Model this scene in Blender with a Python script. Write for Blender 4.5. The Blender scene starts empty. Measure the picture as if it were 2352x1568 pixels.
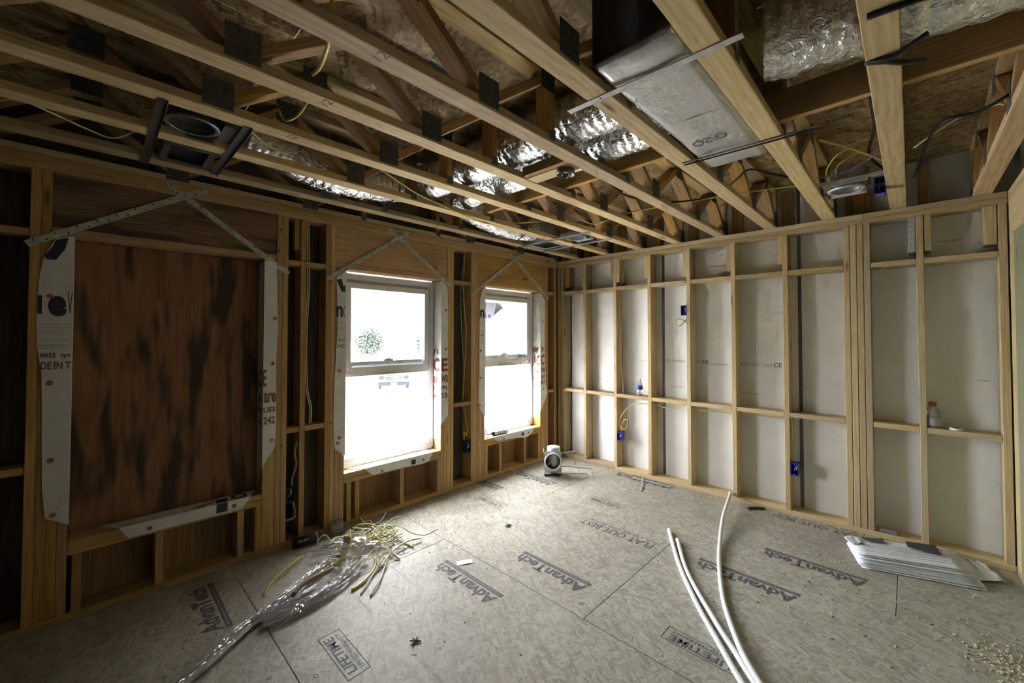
import bpy, bmesh, math, random
from mathutils import Vector, Matrix, noise
random.seed(7)
S = bpy.context.scene
COL = S.collection
# ------------------------------------------------------------------ camera, sky, exposure
cam_d = bpy.data.cameras.new('camera'); cam = bpy.data.objects.new('camera', cam_d); COL.objects.link(cam)
F = Vector((-0.69793, 0.71587, 0.02045)).normalized()
Rt = Vector((0.71603, 0.69807, 0.0)).normalized(); Up = Rt.cross(F).normalized(); Rt = F.cross(Up).normalized()
cam.matrix_world = Matrix(((Rt.x, Up.x, -F.x, 3.19858), (Rt.y, Up.y, -F.y, -4.10426), (Rt.z, Up.z, -F.z, 1.49859), (0, 0, 0, 1)))
cam_d.sensor_width = 36.0; cam_d.lens = 36.0 * 939.19 / 2352.0
cam_d.shift_y = -32.3 / 2352.0; cam_d.clip_start = 0.02; cam_d.clip_end = 300
S.camera = cam
W = bpy.data.worlds.new('overcast_sky'); S.world = W; W.use_nodes = True
bg = W.node_tree.nodes['Background']; bg.inputs[0].default_value = (0.94, 0.965, 1.0, 1); bg.inputs[1].default_value = 1.0
S.view_settings.view_transform = 'Standard'; S.view_settings.look = 'None'; S.view_settings.gamma = 1.0
S.view_settings.use_curve_mapping = False
S.view_settings.exposure = 5.15
S.cycles.max_bounces = 6; S.cycles.diffuse_bounces = 3; S.cycles.glossy_bounces = 3
S.cycles.adaptive_threshold = 0.05; S.cycles.adaptive_min_samples = 12; S.cycles.transparent_max_bounces = 12; S.cycles.caustics_reflective = False; S.cycles.caustics_refractive = False
S.cycles.sample_clamp_indirect = 6.0; S.cycles.use_denoising = True
def portal(name, loc, rot, sx, sy):
    d = bpy.data.lights.new(name, 'AREA'); d.shape = 'RECTANGLE'; d.size = sx; d.size_y = sy; d.cycles.is_portal = True
    o = bpy.data.objects.new(name, d); COL.objects.link(o); o.location = loc; o.rotation_euler = rot
    return o
portal('window_daylight', (-0.20, -2.25, 1.22), (0, -math.pi/2, 0), 1.62, 0.94)
portal('window_daylight', (-0.20, -0.785, 1.22), (0, -math.pi/2, 0), 1.62, 0.94)

# ------------------------------------------------------------------ materials
class NT:
    def __init__(s, name):
        s.m = bpy.data.materials.new(name); s.m.use_nodes = True; s.t = s.m.node_tree
        s.b = s.t.nodes['Principled BSDF']; s.out = s.t.nodes['Material Output']
    def n(s, typ, ins=None, **kw):
        d = s.t.nodes.new('ShaderNode' + typ)
        for k, v in kw.items(): setattr(d, k, v)
        for k, v in (ins or {}).items(): s.set(d.inputs[k], v)
        return d
    def set(s, sock, v):
        if isinstance(v, bpy.types.NodeSocket): s.t.links.new(v, sock)
        else:
            if isinstance(v, tuple) and len(v) == 3 and sock.type == 'RGBA': v = v + (1,)
            sock.default_value = v
    def p(s, **kw):
        for k, v in kw.items(): s.set(s.b.inputs[k.replace('_', ' ')], v)
        return s
    def math(s, op, a, b=0.5, clamp=False):
        d = s.n('Math', {0: a, 1: b}, operation=op); d.use_clamp = clamp; return d.outputs[0]
    def mix(s, f, a, b, blend='MIX'):
        d = s.n('Mix', data_type='RGBA', blend_type=blend); s.set(d.inputs[0], f); s.set(d.inputs[6], a); s.set(d.inputs[7], b); return d.outputs[2]
    def ramp(s, f, stops):
        d = s.n('ValToRGB', {0: f}); e = d.color_ramp.elements
        while len(e) < len(stops): e.new(0.5)
        for i, (p, c) in enumerate(stops): e[i].position = p; e[i].color = c if len(c) == 4 else tuple(c) + (1,)
        return d.outputs[0]
    def mapr(s, v, a, b, c=0.0, d=1.0):
        return s.n('MapRange', {0: v, 1: a, 2: b, 3: c, 4: d}).outputs[0]
    def bump(s, h, strength=0.2, dist=0.005):
        s.set(s.b.inputs['Normal'], s.n('Bump', {'Strength': strength, 'Distance': dist, 'Height': h}).outputs[0])
    def objvec(s, scale=(1, 1, 1), rnd=True):
        tc = s.n('TexCoord').outputs['Object']
        if rnd:
            r = s.n('ObjectInfo').outputs['Random']
            off = s.n('CombineXYZ', {0: s.math('MULTIPLY', r, 37.0), 1: s.math('MULTIPLY', r, 11.0), 2: s.math('MULTIPLY', r, 23.0)}).outputs[0]
            tc2 = s.n('VectorMath', {0: tc, 1: off}, operation='ADD').outputs[0]
        else: tc2 = tc
        return s.n('Mapping', {0: tc2, 'Scale': scale}).outputs[0]
    def noise(s, v, scale=5.0, detail=3.0, rough=0.55, dist=0.0):
        return s.n('TexNoise', {'Vector': v, 'Scale': scale, 'Detail': detail, 'Roughness': rough, 'Distortion': dist}).outputs[0]

def lumber(name, light, dark, knot=(0.10, 0.05, 0.02), stain=0.0, vary=0.22, stainc=(0.05, 0.04, 0.03), ringw=0.16, gs=(1.4, 24, 24), ks=(1.5, 8, 8), kr=(0.05, 0.115)):
    t = NT(name)
    g = t.noise(t.objvec(gs), 4.0, 3.0, 0.6, 0.0)
    wv = t.n('TexWave', {'Vector': t.objvec((0.22, 1, 1)), 'Scale': 22.0, 'Distortion': 4.0, 'Detail': 0.0, 'Detail Scale': 1.0}, wave_type='RINGS', rings_direction='X').outputs[1]
    f = t.math('ADD', t.math('MULTIPLY', g, 0.80), t.math('MULTIPLY', wv, ringw))
    c = t.ramp(f, [(0.26, light), (0.80, dark)])
    r = t.n('ObjectInfo').outputs['Random']
    val = t.mapr(r, 0, 1, 1.0 - vary, 1.0 + vary * 0.6)
    c = t.n('HueSaturation', {'Color': c, 'Value': val, 'Hue': t.mapr(t.math('FRACT', t.math('MULTIPLY', r, 7.13)), 0, 1, 0.488, 0.507), 'Saturation': t.mapr(t.math('FRACT', t.math('MULTIPLY', r, 3.7)), 0, 1, 0.85, 1.12)}).outputs[0]
    vd = t.n('TexVoronoi', {'Vector': t.objvec(ks), 'Scale': 1.0}).outputs['Distance']
    k = t.mapr(vd, kr[0], kr[1], 0.85, 0.0)
    c = t.mix(k, c, knot)
    if stain:
        s1 = t.mapr(t.noise(t.objvec((0.9, 5, 5)), 2.2, 2.0, 0.6), 0.47, 0.62, 0.0, stain)
        c = t.mix(s1, c, stainc)
    t.p(Base_Color=c, Roughness=0.72); t.b.inputs['Specular IOR Level'].default_value = 0.25
    return t.m

def osb(name, cols, flake=26.0, rnd=True, stain=0.0, val=1.0):
    t = NT(name)
    base = t.objvec((1, 1, 1), rnd)
    cells = []
    for k, (ang, off) in enumerate(((0.5, 0.0), (1.9, 3.3), (2.75, 7.1))):     # three overlaid layers of long thin strands
        rv = t.n('Mapping', {0: t.n('VectorRotate', {'Vector': base, 'Angle': ang}, rotation_type='Z_AXIS').outputs[0], 'Location': (off, off * .7, 0), 'Scale': (flake * 0.45, flake * 1.7, flake * 0.5)}).outputs[0]
        wob = t.n('VectorMath', {0: rv, 1: t.n('VectorMath', {0: t.n('TexNoise', {'Vector': rv, 'Scale': 0.8, 'Detail': 1.0}).outputs[1], 'Scale': 1.3}, operation='SCALE').outputs[0]}, operation='ADD').outputs[0]
        cells.append(t.n('SeparateColor', {0: t.n('TexVoronoi', {'Vector': wob, 'Scale': 1.0}).outputs['Color']}))
    sel = t.math('GREATER_THAN', cells[0].outputs[1], 0.55); sel2 = t.math('GREATER_THAN', cells[1].outputs[1], 0.5)
    inner = t.n('Mix', {0: sel2, 2: cells[2].outputs[0], 3: cells[1].outputs[0]}).outputs[0]
    cell = t.n('Mix', {0: sel, 2: inner, 3: cells[0].outputs[0]}).outputs[0]
    st = t.noise(base, flake * 2.2, 3.0, 0.7)
    f = t.math('ADD', t.math('MULTIPLY', st, 0.55), t.math('MULTIPLY', cell, 0.45))
    c = t.ramp(f, [(0.28, cols[0]), (0.52, cols[1]), (0.78, cols[2])])
    fine = t.noise(base, 70.0, 2.0, 0.7)
    c = t.mix(t.mapr(fine, 0.62, 0.72, 0.0, 0.5), c, tuple(x * 0.45 for x in cols[0]))
    if stain:
        big = t.noise(base, 1.7, 3.0, 0.62)
        c = t.mix(t.mapr(big, 0.50, 0.66, 0.0, stain), c, tuple(x * 0.62 for x in cols[1]))
        wear = t.noise(base, 3.1, 3.0, 0.65)
        c = t.mix(t.mapr(wear, 0.55, 0.70, 0.0, stain * 0.6), c, tuple(min(1, x * 1.05 + 0.02) for x in cols[2]))
    c = t.n('HueSaturation', {'Color': c, 'Value': val}).outputs[0]
    t.p(Base_Color=c, Roughness=0.62)
    return t.m

def plain(name, col, rough=0.5, metal=0.0, vary=0.0, bumps=None, spec=None, noise_amt=0.0, noise_scale=20.0):
    t = NT(name); c = col
    if noise_amt:
        nz = t.noise(t.objvec((1, 1, 1)), noise_scale, 5.0, 0.65)
        c = t.mix(t.mapr(nz, 0.35, 0.7), tuple(x * (1 - noise_amt) for x in col), tuple(min(1, x * (1 + noise_amt * 0.5)) for x in col))
    if vary:
        c = t.n('HueSaturation', {'Color': c if not isinstance(c, tuple) else c + (1,), 'Value': t.mapr(t.n('ObjectInfo').outputs['Random'], 0, 1, 1 - vary, 1 + vary)}).outputs[0]
    t.p(Base_Color=c, Roughness=rough, Metallic=metal)
    if spec is not None: t.b.inputs['Specular IOR Level'].default_value = spec
    if bumps: t.bump(t.noise(t.objvec((1, 1, 1)), bumps[0], 5.0, 0.6), bumps[1], bumps[2])
    return t.m

M = {}
M['lumber'] = lumber('pine_lumber', (0.62, 0.50, 0.30), (0.40, 0.27, 0.12))
M['chord'] = lumber('truss_pine', (0.66, 0.515, 0.30), (0.43, 0.265, 0.11))
M['web'] = lumber('truss_web_pine', (0.52, 0.335, 0.15), (0.28, 0.14, 0.048))
M['warm'] = lumber('window_wall_pine', (0.60, 0.405, 0.175), (0.38, 0.215, 0.075))  # same pine, with the window wall's shade put into its orange-brown colour
M['header'] = lumber('header_pine', (0.62, 0.42, 0.18), (0.36, 0.20, 0.07), stain=0.22, ks=(2.6, 6.5, 6.5), kr=(0.07, 0.16))
M['header_dark'] = lumber('stained_header_pine', (0.40, 0.24, 0.10), (0.17, 0.085, 0.03), stain=0.75, ks=(2.6, 6.5, 6.5), kr=(0.07, 0.16))
M['ply'] = lumber('plywood', (0.40, 0.25, 0.11), (0.22, 0.12, 0.045), stain=0.35)
M['plydark'] = lumber('water_stained_plywood', (0.34, 0.17, 0.065), (0.17, 0.078, 0.028), stain=0.85, stainc=(0.035, 0.031, 0.026), vary=0.0, ringw=0.05, gs=(0.9, 9, 9))
M['sheath'] = lumber('weathered_sheathing', (0.17, 0.125, 0.075), (0.07, 0.05, 0.03), stain=0.8)  # plywood colour darkened to carry the shade of the deep stud bays
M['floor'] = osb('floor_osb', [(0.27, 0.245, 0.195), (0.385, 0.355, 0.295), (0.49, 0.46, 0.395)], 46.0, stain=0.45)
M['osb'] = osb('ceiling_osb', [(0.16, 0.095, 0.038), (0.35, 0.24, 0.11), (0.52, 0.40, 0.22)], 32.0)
M['osb_dark'] = osb('stair_osb', [(0.10, 0.06, 0.028), (0.22, 0.14, 0.065), (0.34, 0.23, 0.115)], 16.0)
M['green'] = lumber('green_sheet', (0.30, 0.31, 0.20), (0.20, 0.20, 0.125), vary=0.05)
M['liner'] = plain('shaftliner_paper', (0.86, 0.86, 0.86), 0.85, noise_amt=0.05, noise_scale=6.0)
M['wrap'] = plain('house_wrap', (0.80, 0.80, 0.78), 0.7, bumps=(14.0, 0.35, 0.01), noise_amt=0.10, noise_scale=9.0)
M['vinyl'] = plain('white_vinyl', (0.80, 0.81, 0.83), 0.38)
M['track'] = plain('window_balance_track', (0.42, 0.43, 0.44), 0.5)
M['galv'] = plain('galvanized_steel', (0.56, 0.57, 0.59), 0.40, 0.40, noise_amt=0.25, noise_scale=40.0)
M['strap'] = plain('weathered_strap_steel', (0.55, 0.56, 0.46), 0.55, 0.0, noise_amt=0.35, noise_scale=18.0)
M['plate'] = plain('truss_plate_steel', (0.15, 0.15, 0.14), 0.55, 0.6, noise_amt=0.45, noise_scale=60.0)
M['steel_dark'] = plain('dark_boot_steel', (0.20, 0.20, 0.20), 0.45, 0.8, noise_amt=0.2)
M['black'] = plain('black_plastic', (0.012, 0.012, 0.014), 0.45)
M['void'] = plain('duct_interior', (0.01, 0.01, 0.01), 0.8)
M['hole'] = plain('strap_hole', (0.015, 0.013, 0.01), 0.9)
M['blue'] = plain('blue_box_plastic', (0.045, 0.055, 0.42), 0.42)
M['navy'] = plain('dark_blue_box_plastic', (0.02, 0.03, 0.11), 0.42)
M['yellow'] = plain('yellow_cable_jacket', (0.56, 0.47, 0.085), 0.45, vary=0.12)
M['cream'] = plain('cream_cable_jacket', (0.70, 0.66, 0.42), 0.5, vary=0.12)
M['greyc'] = plain('grey_cable_jacket', (0.42, 0.41, 0.36), 0.5, vary=0.15)
M['purple'] = plain('purple_cable_jacket', (0.20, 0.12, 0.34), 0.45)
M['bcable'] = plain('black_cable_jacket', (0.018, 0.016, 0.018), 0.45)
M['pex'] = plain('white_pex', (0.82, 0.82, 0.82), 0.32)
M['paper'] = plain('white_paper', (0.80, 0.79, 0.86), 0.75, bumps=(6.0, 0.4, 0.02))
M['ink'] = plain('floor_print_ink', (0.05, 0.05, 0.055), 0.7)
M['inksoft'] = plain('faded_print_ink', (0.085, 0.085, 0.09), 0.75)
M['inkfine'] = plain('fine_print_ink', (0.33, 0.32, 0.31), 0.8)
M['navyink'] = plain('navy_wrap_ink', (0.035, 0.036, 0.048), 0.7)
M['blueink'] = plain('blue_wrap_ink', (0.28, 0.36, 0.58), 0.7)
M['redink'] = plain('red_wrap_ink', (0.27, 0.085, 0.062), 0.7)
M['cap'] = plain('red_nail_cap', (0.40, 0.13, 0.075), 0.5)
M['label'] = plain('white_label', (0.75, 0.75, 0.73), 0.6)
M['sawdust'] = plain('sawdust', (0.72, 0.62, 0.42), 0.9, vary=0.1)
M['cardboard'] = plain('brown_cardboard', (0.24, 0.165, 0.085), 0.8)
M['red'] = plain('red_plastic', (0.42, 0.05, 0.03), 0.4)
M['bronze'] = plain('oxide_box_steel', (0.17, 0.15, 0.135), 0.4, 0.7)
M['ground'] = plain('pale_sand_ground', (0.66, 0.64, 0.60), 0.95, noise_amt=0.06, noise_scale=0.6)
M['siding'] = plain('cream_siding', (0.88, 0.88, 0.79), 0.7)
M['leaf'] = plain('leaf_green', (0.034, 0.040, 0.033), 0.9, vary=0.25, spec=0.0)
M['bark'] = plain('bark', (0.30, 0.27, 0.23), 0.9)
M['carpaint'] = plain('white_car_paint', (0.72, 0.73, 0.77), 0.3)
M['chrome'] = plain('truck_chrome', (0.020, 0.021, 0.027), 0.9, 0.0, spec=0.0)
M['tyre'] = plain('tyre_rubber', (0.02, 0.02, 0.02), 0.8)
M['carglass'] = plain('tinted_car_glass', (0.022, 0.023, 0.026), 0.9, spec=0.0)

def foil(name, col, rough, scale, strength, dist, metal=0.95):
    t = NT(name)
    v = t.objvec((1, 1, 1))
    h = t.math('ADD', t.noise(v, scale, 4.0, 0.6, 1.2), t.math('MULTIPLY', t.n('TexVoronoi', {'Vector': v, 'Scale': scale * 0.8}).outputs['Distance'], 0.7))
    t.p(Base_Color=col, Roughness=rough, Metallic=metal); t.bump(h, strength, dist)
    return t.m
M['foil'] = foil('crinkled_foil', (0.88, 0.88, 0.90), 0.17, 42.0, 0.8, 0.010)
t = NT('scrim_foil')
v = t.objvec((1, 1, 1), False)
bx = t.n('TexBrick', {'Vector': t.n('Mapping', {0: v, 'Rotation': (0, 0, 0.0)}).outputs[0], 'Scale': 36.0, 'Mortar Size': 0.035, 'Color1': (1, 1, 1, 1), 'Color2': (1, 1, 1, 1), 'Mortar': (0, 0, 0, 1)}, offset=0.0).outputs[0]
t.p(Base_Color=t.mix(bx, (0.50, 0.50, 0.49), (0.66, 0.66, 0.66)), Roughness=0.42, Metallic=0.55)
t.bump(t.math('ADD', t.math('MULTIPLY', bx, 0.3), t.noise(v, 14.0, 4.0, 0.6)), 0.35, 0.008)
M['scrim'] = t.m
def film(name, tint, gloss, opac, bump):
    t = NT(name); nt = t.t
    tr = t.n('BsdfTransparent', {0: tint}); gl = t.n('BsdfGlossy', {0: (1, 1, 1, 1), 1: gloss})
    df = t.n('BsdfDiffuse', {0: (0.93, 0.93, 0.99, 1)})
    lw = t.n('LayerWeight', {0: 0.35})
    if bump:
        bn = t.n('Bump', {'Strength': 0.7, 'Distance': 0.01, 'Height': t.noise(t.objvec((1, 1, 1)), 38.0, 4.0, 0.6, 1.5)}).outputs[0]
        nt.links.new(bn, gl.inputs['Normal']); nt.links.new(bn, lw.inputs['Normal']); nt.links.new(bn, df.inputs['Normal'])
    m1 = t.n('MixShader', {0: opac}); nt.links.new(tr.outputs[0], m1.inputs[1]); nt.links.new(df.outputs[0], m1.inputs[2])
    m2 = t.n('MixShader', {0: t.math('MULTIPLY', lw.outputs['Fresnel'], 0.8, True)}); nt.links.new(m1.outputs[0], m2.inputs[1]); nt.links.new(gl.outputs[0], m2.inputs[2])
    nt.links.new(m2.outputs[0], t.out.inputs[0])
    return t.m
M['glass'] = film('window_glass', (0.96, 0.985, 0.98, 1), 0.02, 0.0, False)
M['film'] = film('clear_plastic_film', (0.985, 0.985, 1.0, 1), 0.10, 0.40, True)
M['petclear'] = film('clear_bottle_plastic', (0.90, 0.92, 0.93, 1), 0.08, 0.20, False)
M['decal'] = film('translucent_blue_sticker', (0.62, 0.68, 0.97, 1), 0.3, 0.22, False)
M['decaldark'] = film('sticker_backing', (0.16, 0.17, 0.24, 1), 0.3, 0.3, False)

# ------------------------------------------------------------------ helpers
WORLD = {}
def finish(o, parent):
    COL.objects.link(o); WORLD[o.name] = o.matrix_basis.copy()
    if parent is not None:
        o.parent = parent; o.matrix_parent_inverse = WORLD[parent.name].inverted()
    return o
def root(name, label, cat, loc=(0, 0, 0), group=None, kind=None):
    o = bpy.data.objects.new(name, None); COL.objects.link(o); o.location = loc; o.empty_display_size = 0.05
    WORLD[o.name] = Matrix.Translation(loc)
    o['label'] = label; o['category'] = cat
    if group: o['group'] = group
    if kind: o['kind'] = kind
    return o
def tag(o, label=None, cat=None, group=None, kind=None):
    if label: o['label'] = label
    if cat: o['category'] = cat
    if group: o['group'] = group
    if kind: o['kind'] = kind
    return o
BOX = {}
def boxmesh(L, Wd, T, bev, mat):
    key = (round(L, 4), round(Wd, 4), round(T, 4), bev, mat)
    if key in BOX: return BOX[key]
    bm = bmesh.new(); bmesh.ops.create_cube(bm, size=1.0)
    for v in bm.verts: v.co = Vector((v.co.x * L, v.co.y * Wd, v.co.z * T))
    if bev: bmesh.ops.bevel(bm, geom=list(bm.edges), offset=min(bev, min(L, Wd, T) * 0.3), segments=1, affect='EDGES', profile=0.5)
    me = bpy.data.meshes.new('board'); bm.to_mesh(me); bm.free(); me.materials.append(M[mat]); BOX[key] = me
    return me
AX = {'x': Matrix.Identity(3), 'y': Matrix(((0, -1, 0), (1, 0, 0), (0, 0, 1))), 'z': Matrix(((0, 0, -1), (0, 1, 0), (1, 0, 0)))}
def board(name, parent, lo, hi, mat='lumber', axis=None, bev=0.0022):
    lo = Vector(lo); hi = Vector(hi); d = hi - lo; c = (lo + hi) / 2
    if axis is None: axis = 'xyz'[max(range(3), key=lambda i: abs(d[i]))]
    dims = {'x': (d.x, d.y, d.z), 'y': (d.y, d.x, d.z), 'z': (d.z, d.y, d.x)}[axis]
    o = bpy.data.objects.new(name, boxmesh(*[abs(x) for x in dims], bev, mat))
    o.matrix_world = Matrix.Translation(c) @ AX[axis].to_4x4()
    return finish(o, parent)
def beam(name, parent, p0, p1, Wd, T, mat='lumber', side=(1, 0, 0), bev=0.002):
    p0 = Vector(p0); p1 = Vector(p1); x = (p1 - p0); L = x.length; x.normalize()
    y = Vector(side); y = (y - x * y.dot(x)).normalized(); z = x.cross(y)
    o = bpy.data.objects.new(name, boxmesh(L, Wd, T, bev, mat))
    c = (p0 + p1) / 2
    o.matrix_world = Matrix(((x.x, y.x, z.x, c.x), (x.y, y.y, z.y, c.y), (x.z, y.z, z.z, c.z), (0, 0, 0, 1)))
    return finish(o, parent)
def meshobj(name, parent, verts, faces, mat, smooth=False, solid=0.0, subdiv=0):
    me = bpy.data.meshes.new(name); me.from_pydata([tuple(v) for v in verts], [], faces); me.update()
    for m in (mat if isinstance(mat, list) else [mat]): me.materials.append(M[m])
    if smooth:
        for p in me.polygons: p.use_smooth = True
    c = sum((Vector(v) for v in verts), Vector()) / len(verts)
    me.transform(Matrix.Translation(-c))
    o = bpy.data.objects.new(name, me); o.location = c
    if solid:
        md = o.modifiers.new('thickness', 'SOLIDIFY'); md.thickness = solid; md.offset = 0
    if subdiv:
        md = o.modifiers.new('smooth', 'SUBSURF'); md.levels = subdiv; md.render_levels = subdiv
    return finish(o, parent)
class MB:
    def __init__(s): s.v = []; s.f = []
    def box(s, lo, hi):
        b = len(s.v); x0, y0, z0 = lo; x1, y1, z1 = hi
        s.v += [(x0, y0, z0), (x1, y0, z0), (x1, y1, z0), (x0, y1, z0), (x0, y0, z1), (x1, y0, z1), (x1, y1, z1), (x0, y1, z1)]
        s.f += [tuple(b + i for i in q) for q in ((0, 3, 2, 1), (4, 5, 6, 7), (0, 1, 5, 4), (1, 2, 6, 5), (2, 3, 7, 6), (3, 0, 4, 7))]
        return s
    def poly(s, pts):
        b = len(s.v); s.v += [tuple(p) for p in pts]; s.f.append(tuple(range(b, b + len(pts)))); return s
    def disc(s, c, n, r, seg=12):
        c = Vector(c); n = Vector(n).normalized(); a = n.orthogonal().normalized(); b2 = n.cross(a)
        return s.poly([c + a * (r * math.cos(2 * math.pi * i / seg)) + b2 * (r * math.sin(2 * math.pi * i / seg)) for i in range(seg)])
    def lathe(s, c, axis, prof, seg=24, cap=True):
        c = Vector(c); n = Vector(axis).normalized(); a = n.orthogonal().normalized(); b2 = n.cross(a); rings = []
        for (h, r) in prof:
            b = len(s.v)
            s.v += [tuple(c + n * h + a * (r * math.cos(2 * math.pi * i / seg)) + b2 * (r * math.sin(2 * math.pi * i / seg))) for i in range(seg)]
            rings.append(b)
        for k in range(len(rings) - 1):
            p, q = rings[k], rings[k + 1]
            for i in range(seg): s.f.append((p + i, p + (i + 1) % seg, q + (i + 1) % seg, q + i))
        if cap:
            s.f.append(tuple(rings[0] + i for i in reversed(range(seg)))); s.f.append(tuple(rings[-1] + i for i in range(seg)))
        return s
    def tube(s, pts, r, seg=8, cap=True, rf=None):
        pts = [Vector(p) for p in pts]; n = len(pts); tan = [(pts[min(i + 1, n - 1)] - pts[max(i - 1, 0)]).normalized() for i in range(n)]
        a = tan[0].orthogonal().normalized(); rings = []
        for i in range(n):
            a = (a - tan[i] * a.dot(tan[i])).normalized(); b2 = tan[i].cross(a); b = len(s.v)
            for j in range(seg):
                rr = rf(i, j) if rf else r
                s.v.append(tuple(pts[i] + a * (rr * math.cos(2 * math.pi * j / seg)) + b2 * (rr * math.sin(2 * math.pi * j / seg))))
            rings.append(b)
        for k in range(n - 1):
            p, q = rings[k], rings[k + 1]
            for j in range(seg): s.f.append((p + j, p + (j + 1) % seg, q + (j + 1) % seg, q + j))
        if cap:
            s.f.append(tuple(rings[0] + j for j in reversed(range(seg)))); s.f.append(tuple(rings[-1] + j for j in range(seg)))
        return s
    def obj(s, name, parent, mat, smooth=False, **kw): return meshobj(name, parent, s.v, s.f, mat, smooth, **kw)
def spline(pts, per=8):
    P = [Vector(p) for p in pts]
    if len(P) == 2: return [P[0].lerp(P[1], i / per) for i in range(per + 1)]
    P = [P[0] * 2 - P[1]] + P + [P[-1] * 2 - P[-2]]; out = []
    for i in range(1, len(P) - 2):
        a, b, c, d = P[i - 1], P[i], P[i + 1], P[i + 2]
        for k in range(per):
            u = k / per
            out.append(0.5 * ((2 * b) + (c - a) * u + (2 * a - 5 * b + 4 * c - d) * u * u + (3 * b - a - 3 * c + d) * u ** 3))
    out.append(P[-2]); return out
def smoothshade(o, ang=40):
    for p in o.data.polygons: p.use_smooth = True
    return o
def cable(name, pts, r, mat, label, group=None, cat='cable', per=8, parent=None, seg=8):
    o = MB().tube(spline(pts, per), r, seg).obj(name, parent, mat, True)
    if parent is None: tag(o, label, cat, group)
    return o
TXT = {}
def text(body, parent, at, right, up, height, width, mat, name='print', bold=0.0, mirror=False):
    key = (body, bold)
    if key not in TXT:
        cu = bpy.data.curves.new('print', 'FONT'); cu.body = body; cu.size = 1.0; cu.offset = bold; cu.resolution_u = 3
        ob = bpy.data.objects.new('print_tmp', cu)
        me = bpy.data.meshes.new_from_object(ob); bpy.data.objects.remove(ob)
        xs = [v.co.x for v in me.vertices]; ys = [v.co.y for v in me.vertices]
        x0, x1, y0, y1 = min(xs), max(xs), min(ys), max(ys)
        for v in me.vertices: v.co = ((v.co.x - x0) / (x1 - x0), (v.co.y - y0) / (y1 - y0), 0)
        TXT[key] = me
    me = TXT[key].copy(); me.materials.clear(); me.materials.append(M[mat])
    r = Vector(right).normalized(); u = Vector(up).normalized(); n = r.cross(u)
    at = Vector(at)
    if mirror: at = at + r * width; r = -r
    o = bpy.data.objects.new(name, me)
    o.matrix_world = Matrix(((r.x * width, u.x * height, n.x, at.x), (r.y * width, u.y * height, n.y, at.y), (r.z * width, u.z * height, n.z, at.z), (0, 0, 0, 1)))
    return finish(o, parent)
# ------------------------------------------------------------------ the setting
T1 = 0.0381; ZP = 2.434; ZB = 2.357; D = 0.14; ZC = 2.79
rows = [(0.205, -1.085, [-0.9, 0.72, 3.12, 4.4]), (-1.085, -2.268, [-0.9, -0.47, 1.935, 4.4]), (-2.268, -3.458, [-0.9, 0.72, 3.12, 4.4]),
        (-3.458, -4.648, [-0.9, -0.47, 1.935, 4.4]), (-4.648, -5.3, [-0.9, 0.72, 3.12, 4.4])]
floor = root('floor', 'weathered oriented strand board subfloor with printed lettering', 'floor', (1.8, -3.0, 0), kind='structure')
for y1, y0, xs in rows:
    for a, b in zip(xs[:-1], xs[1:]):
        a = max(a, -0.14)
        if b - a < 0.2: continue
        board('floor_panel', floor, (a + 0.0015, y0 + 0.0015, -0.019), (b - 0.0015, y1 - 0.0015, 0.0), 'floor', 'x', 0.0012)
board('floor_underlay', floor, (-0.155, -5.3, -0.06), (4.4, 0.23, -0.021), 'sheath', 'y')
# printing on the floor panels (reads from the far wall)
RX = (-1, 0, 0); UY = (0, -1, 0); ZI = 0.0006
def advan(x1, ybar, w=0.54, ink='inksoft'):
    MB().box((x1 - w, ybar - 0.001, 0.0002), (x1, ybar + 0.028, ZI)).obj('print_bar', floor, ink)
    text('AdvanTech', floor, (x1 - 0.005, ybar - 0.012, ZI), RX, UY, 0.088, w * 0.97, ink, bold=0.035)
    text('PERFORMANCE TESTED SUBFLOORING', floor, (x1 - 0.02, ybar + 0.019, ZI + 0.0003), RX, UY, 0.011, w * 0.9, 'floor')
for x1, yb, w in ((1.495, -2.452, 0.54), (1.80, -2.005, 0.545), (2.72, -1.245, 0.56), (2.99, -0.785, 0.55), (1.48, -0.055, 0.60), (0.60, -0.805, 0.5), (0.30, -1.272, 0.29), (0.66, -3.60, 0.52), (3.35, -2.9, 0.54)):
    advan(x1, yb, w)
def flat(x1, y):
    text('FLAT OUT BEST', floor, (x1, y - 0.055, ZI), RX, UY, 0.078, 0.60, 'inksoft', bold=0.012)
    text('FOR A QUIET, STIFF FLOOR', floor, (x1 - 0.0, y, ZI), RX, UY, 0.038, 0.56, 'inksoft', bold=0.006)
flat(1.865, -1.215); flat(0.69, -2.485); flat(2.93, -0.005)
def lifetime(x0, y0, w=0.345, h=0.108):
    b = MB()
    for lo, hi in (((x0, y0), (x0 + w, y0 + 0.004)), ((x0, y0 + h - 0.004), (x0 + w, y0 + h)), ((x0, y0), (x0 + 0.004, y0 + h)), ((x0 + w - 0.004, y0), (x0 + w, y0 + h))):
        b.box((lo[0], lo[1], 0.0002), (hi[0], hi[1], ZI))
    b.obj('print_frame', floor, 'inksoft')
    text('LIFETIME', floor, (x0 + w - 0.03, y0 + h * 0.55, ZI), RX, UY, 0.045, w - 0.06, 'inksoft', bold=0.02)
    text('LIMITED WARRANTY', floor, (x0 + w - 0.03, y0 + h * 0.86, ZI), RX, UY, 0.022, w - 0.06, 'inksoft')
lifetime(1.082, -3.308); lifetime(2.283, -2.108); lifetime(1.032, -0.908); lifetime(3.42, -1.75); lifetime(0.28, -1.62)
b = MB()
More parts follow.
